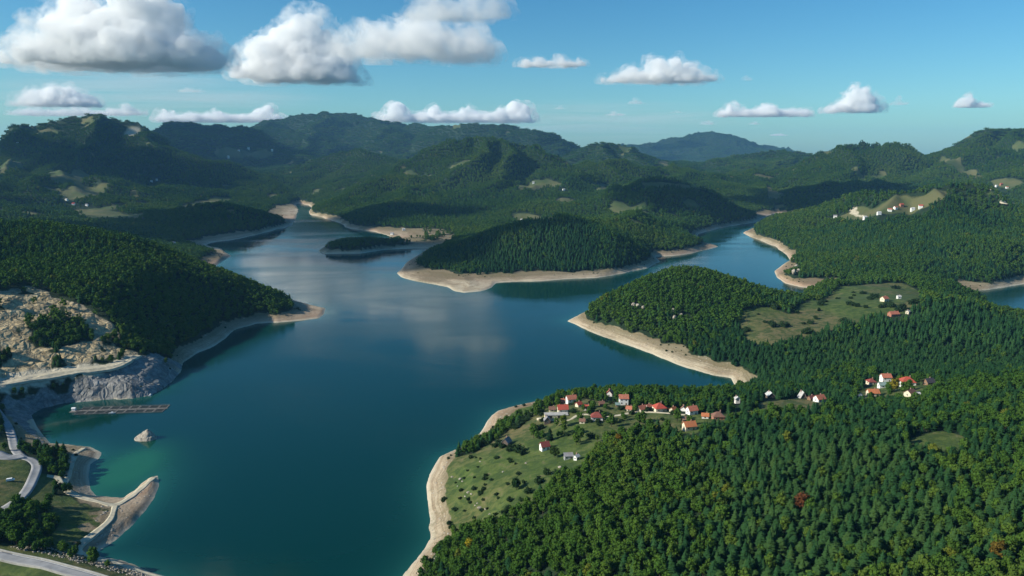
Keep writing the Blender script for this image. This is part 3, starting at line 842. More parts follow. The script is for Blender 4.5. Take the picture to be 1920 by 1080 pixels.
# clouds overhead whose shadows lie on the hills
def sg(px, py):
    return ground(px, py)
for k, (px, py, w, dp, lab) in enumerate(((1550,360,850,700,'cloud overhead shading the dark spur beyond the right arm'),(440,390,1000,800,'cloud overhead shading the left middle hills'),
        (662,464,420,360,'cloud overhead shading the flat islet'),(1330,368,700,500,'cloud overhead shading the wooded rise left of the right arm'),
        (290,335,1100,800,'cloud overhead shading the hollow below the left mountain'),(400,262,1500,1100,'cloud overhead shading the ridge of the pass village'),
        (850,468,330,300,'cloud overhead shading the tip of the headland'),(230,440,800,300,'cloud overhead shading the crest of the left hill'),
        
        (720,400,420,260,'cloud overhead shading the foot of the central spur'))):
    g = sg(px, py)
    shade_cloud(g[0], g[1], g[2], w, dp, 50 + k, lab)

# ------------------------------------------------------------------ trees
def foliage(name, stops, yellow=None, hue_noise=.0028):
    t = NT(name)
    oi = t.n('ObjectInfo')
    geo = t.n('NewGeometry')
    rnd = oi.outputs['Random']
    loc = oi.outputs['Location']
    reg = t.noise(hue_noise, 3, loc)
    c = t.ramp(t.math('ADD', t.math('MULTIPLY', rnd, .55), t.math('MULTIPLY', t.math('SUBTRACT', reg, .38), 2.0), clamp=True), stops)
    # leaf clumps differ a little inside one crown
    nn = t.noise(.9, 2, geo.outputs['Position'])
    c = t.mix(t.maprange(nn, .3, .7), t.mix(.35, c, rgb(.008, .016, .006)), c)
    if yellow:
        f = t.math('GREATER_THAN', t.math('FRACT', t.math('MULTIPLY', rnd, 37.13)), yellow[0])
        c = t.mix(t.math('MULTIPLY', f, yellow[2] if len(yellow) > 2 else .75), c, rgb(*yellow[1]))
    d = t.n('BsdfDiffuse'); t.l(c, d.inputs[0])
    tr = t.n('BsdfTranslucent'); t.l(t.mix(1.0, c, rgb(1.0, 1.1, .5), 'MULTIPLY'), tr.inputs[0])
    mx = t.n('MixShader'); mx.inputs[0].default_value = .22
    t.l(d.outputs[0], mx.inputs[1]); t.l(tr.outputs[0], mx.inputs[2]); t.l(mx.outputs[0], t.out.inputs[0])
    return t.m
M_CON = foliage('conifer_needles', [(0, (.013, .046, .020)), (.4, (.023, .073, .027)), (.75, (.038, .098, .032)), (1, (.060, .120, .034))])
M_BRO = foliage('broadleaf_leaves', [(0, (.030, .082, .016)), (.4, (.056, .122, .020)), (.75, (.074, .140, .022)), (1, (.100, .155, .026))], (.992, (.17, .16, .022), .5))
M_BARK = plain('tree_bark', (.075, .058, .042), .9, .4, 2.0, .1)
def fixed_leaf(name, c):
    t = NT(name)
    geo = t.n('NewGeometry')
    nn = t.noise(.7, 3, geo.outputs['Position'])
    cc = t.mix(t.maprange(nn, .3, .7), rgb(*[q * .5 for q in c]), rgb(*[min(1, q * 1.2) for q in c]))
    d = t.n('BsdfDiffuse'); t.l(cc, d.inputs[0])
    tr = t.n('BsdfTranslucent'); t.l(cc, tr.inputs[0])
    mx = t.n('MixShader'); mx.inputs[0].default_value = .22
    t.l(d.outputs[0], mx.inputs[1]); t.l(tr.outputs[0], mx.inputs[2]); t.l(mx.outputs[0], t.out.inputs[0])
    return t.m

def pydata(name, v, f, mats, mi=None, smooth=False):
    me = bpy.data.meshes.new(name)
    me.from_pydata(v, [], f)
    for m in (mats if isinstance(mats, (list, tuple)) else [mats]): me.materials.append(m)
    if mi is not None: me.polygons.foreach_set('material_index', mi)
    if smooth: me.polygons.foreach_set('use_smooth', [True] * len(f))
    me.update()
    return me

def conifer_crown(seed, h=14.0, r=2.9, whorls=15, per=9, power=.85, start=.1, droop=.28):
    rs = random.Random(seed); v = []; f = []
    z0 = start * h
    # inner mass so that the sky does not show through the middle
    k = 6; b = len(v)
    for ring, (zz, rr) in enumerate(((z0, .25 * r), (z0 + .18 * h, .55 * r), (z0 + .5 * h, .34 * r))):
        for i in range(k):
            a = 2 * math.pi * i / k + rs.uniform(-.2, .2); q = rr * rs.uniform(.8, 1.2)
            v.append((q * math.cos(a), q * math.sin(a), zz))
    v.append((0, 0, h * .97))
    for ring in range(2):
        for i in range(k):
            f.append((b + ring * k + i, b + ring * k + (i + 1) % k, b + (ring + 1) * k + (i + 1) % k, b + (ring + 1) * k + i))
    for i in range(k): f.append((b + 2 * k + i, b + 2 * k + (i + 1) % k, b + 3 * k))
    lean = rs.uniform(-.06, .06) * r
    for w in range(whorls):
        tt = w / (whorls - 1)
        zc = z0 + (h * .96 - z0) * tt
        RR = r * max(.09, (1 - tt) ** power) * (.75 + .25 * min(1, tt / .12)) * rs.uniform(.82, 1.12)
        m = max(5, int(per * (1 - tt * .45)))
        off = rs.uniform(0, 6.28)
        for j in range(m):
            a = off + 2 * math.pi * j / m + rs.uniform(-.25, .25)
            L = RR * rs.uniform(.68, 1.2); zz = zc + rs.uniform(-.25, .25)
            ca, sa = math.cos(a), math.sin(a); wd = L * rs.uniform(.34, .55) + .12
            mid = L * .55
            b = len(v)
            v += [(ca * .1 * L, sa * .1 * L, zz + .16 * L), (ca * mid - sa * wd, sa * mid + ca * wd, zz - droop * .7 * L),
                  (ca * L, sa * L, zz - droop * L * rs.uniform(.5, 1.4)), (ca * mid + sa * wd, sa * mid - ca * wd, zz - droop * .7 * L)]
            f += [(b, b + 1, b + 2), (b, b + 2, b + 3)]
    b = len(v); v += [(0, 0, h * 1.03), (.18, 0, h * .9), (-.1, .15, h * .9), (-.1, -.15, h * .9)]
    f += [(b, b + 1, b + 2), (b, b + 2, b + 3), (b, b + 3, b + 1)]
    return v, f
ICO_V = None
def ico():
    global ICO_V
    if ICO_V is None:
        bm = bmesh.new(); bmesh.ops.create_icosphere(bm, subdivisions=1, radius=1)
        bm.verts.ensure_lookup_table()
        ICO_V = ([tuple(q.co) for q in bm.verts], [tuple(w.index for w in g.verts) for g in bm.faces]); bm.free()
    return ICO_V
def leaf_crown(seed, h=11.0, r=3.6, lumps=10, per=24, base=.28, leaf=.62):
    rs = random.Random(seed); v = []; f = []
    iv, fi = ico()
    cz = h * (base + 1) / 2; hz = h * (1 - base) / 2
    for k in range(lumps):
        a = 2.399 * k + rs.uniform(-.4, .4); q = (k + .5) / lumps
        zz = cz + hz * (1 - 2 * q) * .72
        rad = r * .62 * math.sqrt(max(.05, 1 - (1 - 2 * q) ** 2 * .8)) * rs.uniform(.7, 1.15)
        c = (rad * math.cos(a), rad * math.sin(a), zz)
        lr_ = r * rs.uniform(.36, .56)
        b = len(v); g = lr_ * .78
        for p in iv:
            s_ = g * rs.uniform(.8, 1.2); v.append((c[0] + p[0] * s_, c[1] + p[1] * s_, c[2] + p[2] * s_ * .9))
        f += [(b + i, b + j, b + l) for i, j, l in fi]
        for _ in range(per):
            u = rs.uniform(-.75, 1); th = rs.uniform(0, 6.283); sq = math.sqrt(1 - u * u)
            nrm = Vector((sq * math.cos(th), sq * math.sin(th), u))
            d = nrm * lr_ * rs.uniform(.8, 1.22)
            p = Vector(c) + d
            nn = (nrm + Vector((rs.uniform(-.8, .8), rs.uniform(-.8, .8), rs.uniform(-.3, .8)))).normalized()
            e1 = nn.orthogonal().normalized(); e2 = nn.cross(e1)
            an = rs.uniform(0, 6.28); e1, e2 = e1 * math.cos(an) + e2 * math.sin(an), e2 * math.cos(an) - e1 * math.sin(an)
            s1 = leaf * rs.uniform(.6, 1.3) * r / 3.6; s2 = s1 * rs.uniform(.5, .9)
            b = len(v)
            v += [tuple(p + e1 * s1), tuple(p + e2 * s2), tuple(p - e1 * s1), tuple(p - e2 * s2)]
            f += [(b, b + 1, b + 2, b + 3)]
    return v, f
def trunk_geo(seed, h, r, limbs=0):
    rs = random.Random(seed); v = []; f = []
    def tube(p0, p1, r0, r1, k=6):
        ax = (Vector(p1) - Vector(p0)).normalized(); e1 = ax.orthogonal().normalized(); e2 = ax.cross(e1); b = len(v)
        for p, q in ((p0, r0), (p1, r1)):
            for i in range(k):
                a = 6.2832 * i / k
                v.append(tuple(Vector(p) + (e1 * math.cos(a) + e2 * math.sin(a)) * q))
        for i in range(k): f.append((b + i, b + (i + 1) % k, b + k + (i + 1) % k, b + k + i))
    tube((0, 0, -1.2), (0, 0, h * .45), r * 1.25, r * .8); tube((0, 0, h * .45), (rs.uniform(-.2, .2), rs.uniform(-.2, .2), h), r * .8, r * .2)
    for k in range(limbs):
        a = 2.4 * k + rs.uniform(-.3, .3); z = h * rs.uniform(.35, .6); L = h * rs.uniform(.25, .38)
        tube((0, 0, z), (L * math.cos(a), L * math.sin(a), z + L * .8), r * .5, r * .15, 5)
    return v, f

CON = []; BRO = []
for s, (h, r, wh, per, pw, st, dr) in enumerate(((11.5, 3.6, 14, 11, .55, .05, .26), (10.2, 4.0, 12, 11, .36, .10, .12), (12.8, 3.4, 15, 10, .66, .05, .28), (9.6, 4.1, 11, 12, .32, .14, .06))):
    cv_, cf_ = conifer_crown(100 + s, h, r, wh, per, pw, st, dr)
    tv_, tf_ = trunk_geo(120 + s, h * .9, .22)
    CON.append((pydata('crown', cv_, cf_, M_CON), pydata('trunk', tv_, tf_, M_BARK), (cv_, cf_, tv_, tf_)))
for s, (h, r, lm, per, ba) in enumerate(((11, 3.7, 12, 24, .25), (12.5, 3.3, 12, 24, .3), (9.5, 4.1, 13, 22, .22), (10, 3.2, 10, 24, .2))):
    cv_, cf_ = leaf_crown(200 + s, h, r, lm, per, ba)
    tv_, tf_ = trunk_geo(220 + s, h * .7, .24, 4)
    BRO.append((pydata('crown', cv_, cf_, M_BRO), pydata('trunk', tv_, tf_, M_BARK), (cv_, cf_, tv_, tf_)))
def joined(name, q, mats):
    cv_, cf_, tv_, tf_ = q
    o = len(cv_)
    return pydata(name, cv_ + tv_, [*cf_, *[tuple(i + o for i in g) for g in tf_]], mats, [0] * len(cf_) + [1] * len(tf_))
PC = [joined('conifer', c[2], [M_CON, M_BARK]) for c in CON]
PB = [joined('broadleaf', c[2], [M_BRO, M_BARK]) for c in BRO]
# lighter versions for the distance
PC_far = []; PB_far = []
for s in range(3):
    cv_, cf_ = conifer_crown(300 + s, 11.5, 3.7, 7, 7, .45, .08, .18); PC_far.append(pydata('conifer_far', cv_, cf_, M_CON))
    cv_, cf_ = leaf_crown(320 + s, 10.5, 3.8, 6, 7, .2, 1.0); PB_far.append(pydata('broadleaf_far', cv_, cf_, M_BRO))
# groves for the far hills: a dozen crowns together
PG = []
for s in range(3):
    rs = random.Random(400 + s); v = []; f = []; mi = []
    for k in range(14):
        con = rs.random() < .45
        if con: cv_, cf_ = conifer_crown(420 + 20 * s + k, 14, 3.4, 4, 5, .8, .05, .25)
        else: cv_, cf_ = leaf_crown(420 + 20 * s + k, 10.5, 4.2, 3, 2, .1, 1.3)
        a = 2.4 * k; q = 13 * math.sqrt((k + .5) / 14); sc = rs.uniform(.8, 1.2)
        x, y = q * math.cos(a) + rs.uniform(-1.5, 1.5), q * math.sin(a) + rs.uniform(-1.5, 1.5)
        o = len(v)
        v += [(p[0] * sc + x, p[1] * sc + y, p[2] * sc) for p in cv_]; f += [tuple(i + o for i in g) for g in cf_]; mi += [0 if con else 1] * len(cf_)
    PG.append(pydata('grove', v, f, [M_CON, M_BRO], mi))

# where trees grow --------------------------------------------------
NOTREE = np.maximum.reduce([MEAD, FLD, BARE, BENCH, ROCK * .98, FLAT])
# ground that no viewpoint near the camera can see carries no far trees
el_t = (Z + 22 - CAM_H) / GR; el_g = np.maximum.accumulate((Z - CAM_H) / GR, axis=0)
SEEN = ((el_t - el_g) > -.012).astype(np.float32)
def scatter(r0, r1, step, seed):
    rs = np.random.default_rng(seed)
    xm = r1 * math.sin(R(47)); xs = np.arange(-xm, xm, step); ys = np.arange(r0 * math.cos(R(47)), r1, step)
    X, Y = np.meshgrid(xs, ys); X = X.ravel(); Y = Y.ravel()
    X = X + rs.uniform(-.48, .48, X.shape) * step; Y = Y + rs.uniform(-.48, .48, Y.shape) * step
    rr = np.hypot(X, Y); an = np.arctan2(X, Y)
    k = (rr >= r0) & (rr < r1) & (np.abs(an) < R(45))
    X, Y = X[k], Y[k]
    z = sample(Z, X, Y); nt = sample(NOTREE, X, Y); dd = sample(DW, X, Y)
    k = (sample(SEEN, X, Y) > .01) & (z > 5) & (nt < .35 + .25 * rs.uniform(-1, 1, z.shape)) & (dd > 6)
    return np.stack([X[k], Y[k], z[k]], 1), rs
# conifer share: stands of conifers and of mixed wood
CONZ = [(1700,640,330,1.0),(1550,660,180,.9),(1350,930,120,.35),(1700,980,120,.2),(1500,1050,120,.2),(1150,980,90,.3),(60,430,200,.6),(1600,790,120,.5),
        (950,470,220,.55),(1100,470,250,.5),(1800,420,500,.5)]
BROZ = [(1250,560,220,.9),(250,540,200,.7),(300,600,120,.8),(430,590,110,.6),(1000,920,70,.9),(1100,860,70,.8),(1250,740,90,.9),(1600,700,60,.8),(1500,800,60,.5),(1850,730,60,.8),(1050,1050,60,.7),(1880,1050,60,.6),(690,330,650,.9)]  # last zone: paler leafy crowns put sunlit brightness into the central hill's colour
cz_pts = [(ground(px, py), rad, w) for px, py, rad, w in CONZ]; bz_pts = [(ground(px, py), rad, w) for px, py, rad, w in BROZ]
def con_share(X, Y):
    s = .22 + .8 * fbm(X / 140, Y / 140, 55, 3) + .35 * fbm(X / 500, Y / 500, 56, 2)
    s = s - .12 * (np.hypot(X, Y) > 2300)  # fewer dark conifers far off, so tree colour carries the sunlit look
    for g, rad, w in cz_pts: s = s + w * np.exp(-((X - g[0]) ** 2 + (Y - g[1]) ** 2) / (2 * (rad * .6) ** 2))
    for g, rad, w in bz_pts: s = s - w * np.exp(-((X - g[0]) ** 2 + (Y - g[1]) ** 2) / (2 * (rad * .6) ** 2))
    return s
# keep-out discs round houses, roads (filled in below before planting)
KEEPOUT = []

# ------------------------------------------------------------------ roads and tracks
def catmull(pts, step):
    P_ = [np.array(p, dtype=float) for p in pts]
    P_ = [2 * P_[0] - P_[1]] + P_ + [2 * P_[-1] - P_[-2]]
    out = []
    for i in range(1, len(P_) - 2):
        a, b, c, d_ = P_[i - 1:i + 3]
        k = max(2, int(np.linalg.norm(c - b) / step))
        for j in range(k):
            s_ = j / k
            out.append(.5 * ((2 * b) + (c - a) * s_ + (2 * a - 5 * b + 4 * c - d_) * s_ ** 2 + (3 * b - a - 3 * c + d_) * s_ ** 3))
    out.append(P_[-2])
    return np.array(out)
def ribbon(pp, width, lift=.3, step=3.0, off=0.0, wob=0.0, lanes=4):
    C = catmull([ground(px, py)[:2] for px, py in pp], step)
    T = np.gradient(C, axis=0); T /= np.linalg.norm(T, axis=1)[:, None] + 1e-9
    N = np.stack([-T[:, 1], T[:, 0]], 1)
    zc = height(C[:, 0], C[:, 1])
    k = 9
    zc = np.convolve(np.pad(zc, k // 2, mode='edge'), np.ones(k) / k, mode='valid')
    v = []; f = []
    w = np.full(len(C), width) * (1 + wob * perlin(np.arange(len(C)) * .23, np.zeros(len(C)) + width, 9))
    for i in range(len(C)):
        for j in range(lanes + 1):
            u = (j / lanes - .5) * w[i] + off
            p = C[i] + N[i] * u
            z = max(float(zc[i]), float(height(p[0], p[1]))) + lift
            v.append((p[0], p[1], z))
    q = lanes + 1
    for i in range(len(C) - 1):
        for j in range(lanes): f.append((i * q + j, i * q + j + 1, (i + 1) * q + j + 1, (i + 1) * q + j))
    b = len(v)      # skirts down into the ground on both sides
    for i in range(len(C)):
        v.append((v[i * q][0], v[i * q][1], v[i * q][2] - 2.5)); v.append((v[i * q + lanes][0], v[i * q + lanes][1], v[i * q + lanes][2] - 2.5))
    for i in range(len(C) - 1):
        f.append((i * q, (i + 1) * q, b + 2 * (i + 1), b + 2 * i)); f.append((i * q + lanes, b + 2 * i + 1, b + 2 * (i + 1) + 1, (i + 1) * q + lanes))
    for p in C[::4]: KEEPOUT.append((p[0], p[1], width * .5 + 3.0))
    return v, f
M_ASPH = plain('weathered_asphalt', (.30, .30, .30), .85, .3, .15, .2)
M_GRAVEL = plain('pale_gravel', (.50, .45, .33), .95, .3, .25, .1)
M_PAINT = plain('road_paint', (.70, .70, .68), .6, .2, .5)
M_CONC = plain('concrete', (.42, .41, .38), .85, .25, .3, .2)
def road(name, label, pp, width, mat, lift=.3, wob=0.0):
    v, f = ribbon(pp, width, lift, wob=wob)
    o = link(bpy.data.objects.new(name, pydata(name, v, f, mat, smooth=True)))
    return tag(o, label, kind='structure')
RA = [(-40,745),(-10,768),(8,790),(21,815),(28,842),(40,856),(60,864),(69,876),(62,898),(46,926),(22,946),(-20,970)]
ra = road('road', 'grey asphalt road winding past the cove on the left edge', RA, 7.0, M_ASPH)
road('road_junction', 'widened asphalt turning place at the bend of the left road', [(-14,850),(2,856),(20,858),(42,856)], 13.0, M_ASPH, .26)
RD = [(-60,1028),(0,1042),(60,1056),(120,1071),(200,1094),(320,1130),(460,1180)]
road('dam_road', 'straight road along the dam crest in the lower left corner', RD, 7.5, M_ASPH, .5)
for k, off in enumerate((-3.3, 3.3)):
    v, f = ribbon(RD, .35, .506, off=off, lanes=1)
    tag(link(bpy.data.objects.new('edge_line', pydata('edge_line', v, f, M_PAINT)), None), 'white edge line of the dam road, ' + ('lake side' if k else 'valley side'), kind='structure')
for k, off in enumerate((-4.3, 4.3)):
    v, f = ribbon(RD, .4, 1.35, off=off, lanes=1)
    tag(link(bpy.data.objects.new('parapet', pydata('parapet', v, f, M_CONC))), 'low concrete parapet of the dam road on its ' + ('lake side' if k else 'valley side'), 'parapet')
road('quarry_track', 'pale dirt track along the quarry bench', [(-40,732),(0,722),(60,713),(120,703),(180,695),(225,686),(262,667)], 7.0, M_GRAVEL, .3, .5)
road('spit_track', 'pale gravel track running out along the spit', [(88,892),(108,897),(117,913),(138,928),(176,939),(212,947),(236,938),(258,922),(276,906),(288,896)], 5.0, M_GRAVEL, .12, .6)
road('shore_track', 'pale gravel track from the spit down to the dam', [(216,949),(206,975),(178,1000),(152,1020),(146,1034),(166,1045),(206,1053),(250,1067),(310,1088)], 4.5, M_GRAVEL, .12, .5)
road('cove_track', 'narrow gravel track climbing from the spit to the cove point', [(117,910),(130,890),(136,868),(142,850),(158,841)], 3.5, M_GRAVEL, .12, .5)
road('hamlet_lane', 'pale lane between the houses of the hamlet', [(1010,786),(1040,788),(1066,788),(1082,780),(1100,777),(1130,781),(1160,779),(1195,773),(1240,774),(1285,778)], 3.6, M_GRAVEL, .25, .3)
road('farm_lane', 'short grey lane climbing to the cluster of houses on the right', [(1594,727),(1604,733),(1612,741),(1619,752)], 4.5, M_CONC, .25)
road('valley_road', 'pale road line in the far right valley', [(1856,352),(1876,368),(1896,380),(1925,398)], 14.0, M_GRAVEL, 1.0)

# ------------------------------------------------------------------ houses
def box(v, f, x0, x1, y0, y1, z0, z1):
    b = len(v)
    v += [(x0, y0, z0), (x1, y0, z0), (x1, y1, z0), (x0, y1, z0), (x0, y0, z1), (x1, y0, z1), (x1, y1, z1), (x0, y1, z1)]
    f += [(b, b + 3, b + 2, b + 1), (b + 4, b + 5, b + 6, b + 7), (b, b + 1, b + 5, b + 4), (b + 1, b + 2, b + 6, b + 5), (b + 2, b + 3, b + 7, b + 6), (b + 3, b, b + 4, b + 7)]
def roof_mat(name, c):
    if name in _plain: return _plain[name]
    t = NT(name)
    geo = t.n('NewGeometry')
    nz = t.noise(1.2, 5, geo.outputs['Position']); n2 = t.noise(.15, 3, geo.outputs['Position'])
    col = t.mix(t.maprange(nz, .3, .75), rgb(*[q * .65 for q in c]), rgb(*[q * 1.1 for q in c]))
    sx = t.n('SeparateXYZ'); t.l(geo.outputs['Position'], sx.inputs[0])
    wv = t.math('SINE', t.math('MULTIPLY', sx.outputs[2], 26.0))
    t.bsdf(t.mix(t.maprange(n2, .4, .7, 0, .35), col, rgb(.16, .09, .06)), .75, .25, t.bump(wv, .3, .05))
    _plain[name] = t.m
    return t.m
ROOFS = {'salmon': (.50, .17, .105), 'red': (.50, .085, .055), 'dark_red': (.27, .06, .05), 'orange': (.56, .19, .075), 'grey': (.30, .30, .31), 'dark': (.06, .06, .075),
         'brown': (.23, .12, .085), 'tan': (.42, .25, .17), 'pale': (.55, .56, .55), 'teal': (.22, .34, .32), 'maroon': (.17, .06, .06)}
WALLS = {'white': (.78, .77, .73), 'cream': (.66, .59, .44), 'grey': (.40, .40, .39), 'dark': (.13, .10, .08), 'brick': (.38, .17, .11), 'wood': (.23, .14, .085), 'yellow': (.66, .58, .36)}
M_GLASS = NT('window_glass'); M_GLASS.bsdf(rgb(.02, .025, .03), .08, .5); M_GLASS = M_GLASS.m
M_FRAME = plain('window_frame', (.55, .52, .48), .6)
M_DOOR = plain('door_wood', (.16, .09, .05), .6)
M_CHIM = plain('chimney_brick', (.36, .22, .17), .9)
def part(name, parent, v, f, mat):
    return link(bpy.data.objects.new(name, pydata(name, v, f, mat)), parent)
def house(name, px, py, L, Wd, He, Hr, rot, roofc, wallc, label, cat='house', kind='gable', detail=2, group=None, chimney=True, keep=None):
    if detail: L, Wd, He, Hr = L * .86, Wd * .86, He * .88, Hr * .88
    g = ground(px, py)
    root = bpy.data.objects.new(name, None); link(root)
    root.empty_display_size = 2
    root.location = g; root.rotation_euler = (0, 0, R(rot))
    tag(root, label, cat, group)
    a = R(rot); ca, sa = math.cos(a), math.sin(a)
    corners = [(g[0] + ca * x - sa * y, g[1] + sa * x + ca * y) for x in (-L / 2, L / 2) for y in (-Wd / 2, Wd / 2)]
    hz = [float(height(*c)) - g[2] for c in corners]
    root.location.z = g[2] + max(0, .5 * max(hz)); sink = root.location.z - (g[2] + min(hz)) + .8
    wm = plain('wall_' + wallc, WALLS[wallc], .85, .15, .35); rm = roof_mat('roof_' + roofc, ROOFS[roofc])
    x0, x1, y0, y1 = -L / 2, L / 2, -Wd / 2, Wd / 2
    v = []; f = []
    ov = .55; th = .22
    if kind == 'gable':
        v += [(x0, y0, -sink), (x1, y0, -sink), (x1, y1, -sink), (x0, y1, -sink), (x0, y0, He), (x1, y0, He), (x1, y1, He), (x0, y1, He), (x0, 0, He + Hr), (x1, 0, He + Hr)]
        f += [(0, 1, 5, 4), (2, 3, 7, 6), (1, 2, 6, 9, 5), (3, 0, 4, 8, 7)]
        sl_ = Hr / (Wd / 2); zl = He - ov * sl_
        rv = []; rf = []
        for s_ in (-1, 1):
            b = len(rv); ye = s_ * (Wd / 2 + ov)
            rv += [(x0 - ov, ye, zl), (x1 + ov, ye, zl), (x1 + ov, 0, He + Hr), (x0 - ov, 0, He + Hr), (x0 - ov, ye, zl + th), (x1 + ov, ye, zl + th), (x1 + ov, 0, He + Hr + th), (x0 - ov, 0, He + Hr + th)]
            q = [(b, b + 1, b + 2, b + 3), (b + 4, b + 7, b + 6, b + 5), (b, b + 4, b + 5, b + 1), (b, b + 3, b + 7, b + 4), (b + 1, b + 5, b + 6, b + 2)]
            rf += q if s_ > 0 else [w[::-1] for w in q]
    elif kind == 'hip':
        box(v, f, x0, x1, y0, y1, -sink, He)
        r2 = max(.4, L / 2 - Wd / 2)
        rv = [(x0 - ov, y0 - ov, He), (x1 + ov, y0 - ov, He), (x1 + ov, y1 + ov, He), (x0 - ov, y1 + ov, He), (-r2, 0, He + Hr), (r2, 0, He + Hr),
              (x0 - ov, y0 - ov, He - th), (x1 + ov, y0 - ov, He - th), (x1 + ov, y1 + ov, He - th), (x0 - ov, y1 + ov, He - th)]
        rf = [(0, 1, 5, 4), (2, 3, 4, 5), (1, 2, 5), (3, 0, 4), (0, 6, 7, 1), (1, 7, 8, 2), (2, 8, 9, 3), (3, 9, 6, 0), (6, 9, 8, 7)]
        f = [q for i, q in enumerate(f) if i != 1]
    else:   # one-pitch shed
        b = 0
        v += [(x0, y0, -sink), (x1, y0, -sink), (x1, y1, -sink), (x0, y1, -sink), (x0, y0, He), (x1, y0, He), (x1, y1, He + Hr), (x0, y1, He + Hr)]
        f += [(0, 1, 5, 4), (1, 2, 6, 5), (2, 3, 7, 6), (3, 0, 4, 7)]
        s_ = Hr / Wd; e = .3
        rv = []; rf = []
        rv += [(x0 - e, y0 - e, He - s_ * e), (x1 + e, y0 - e, He - s_ * e), (x1 + e, y1 + e, He + Hr + s_ * e), (x0 - e, y1 + e, He + Hr + s_ * e)]
        rv += [(p[0], p[1], p[2] + .15) for p in rv]
        rf += [(0, 3, 2, 1), (4, 5, 6, 7), (0, 1, 5, 4), (1, 2, 6, 5), (2, 3, 7, 6), (3, 0, 4, 7)]
    part('wall', root, v, f, wm)
    ro = part('roof', root, rv, rf, rm)
    if detail >= 2:
        if chimney and kind != 'shed':
            cv_ = []; cf_ = []; zt = He + Hr
            box(cv_, cf_, L * .18, L * .18 + .7, .5, 1.2, zt - 1.5, zt + .9); part('chimney', ro, cv_, cf_, M_CHIM)
        floors = 2 if He > 4.6 else 1
        for side in (-1, 1):
            nwin = max(1, int(L / 3.2))
            for fl in range(floors):
                for i in range(nwin):
                    xc = x0 + L * (i + .5) / nwin
                    zc = He - .9 - 2.7 * (floors - 1 - fl) - (.6 if He > 2.6 else .2)
                    if zc < .9: zc = .9
                    yy = side * (Wd / 2)
                    if fl == 0 and side == -1 and i == nwin // 2 and floors * nwin > 1:
                        dv = []; df = []; box(dv, df, xc - .5, xc + .5, min(yy, yy + side * .06), max(yy, yy + side * .06), 0, 2.05); part('door', root, dv, df, M_DOOR); continue
                    wv = []; wf = []; box(wv, wf, xc - .62, xc + .62, min(yy, yy + side * .05), max(yy, yy + side * .05), zc - .65, zc + .65)
                    wo_ = part('window', root, wv, wf, M_FRAME)
                    wv = []; wf = []; box(wv, wf, xc - .52, xc + .52, min(yy, yy + side * .07), max(yy, yy + side * .07), zc - .55, zc + .55); part('pane', wo_, wv, wf, M_GLASS)
        for side in (-1, 1):
            xx = side * L / 2
            for zc in ((He - 1.5,) if He > 2.4 else ()):
                wv = []; wf = []; box(wv, wf, min(xx, xx + side * .05), max(xx, xx + side * .05), -.6, .6, zc - .6, zc + .6); wo_ = part('window', root, wv, wf, M_FRAME)
                wv = []; wf = []; box(wv, wf, min(xx, xx + side * .07), max(xx, xx + side * .07), -.5, .5, zc - .5, zc + .5); part('pane', wo_, wv, wf, M_GLASS)
    d0 = math.hypot(g[0], g[1]); ux, uy = -g[0] / d0, -g[1] / d0
    rad = max(L, Wd) * .6 + 2.5 if keep is None else keep
    for s_ in (0, 7, 14, 21, 28):
        KEEPOUT.append((g[0] + ux * s_, g[1] + uy * s_, rad))
    KEEPOUT.append((g[0] + sun_dir.x * 10, g[1] + sun_dir.y * 10, rad * .8))
    return root
GH = 'houses of the lakeside hamlet'
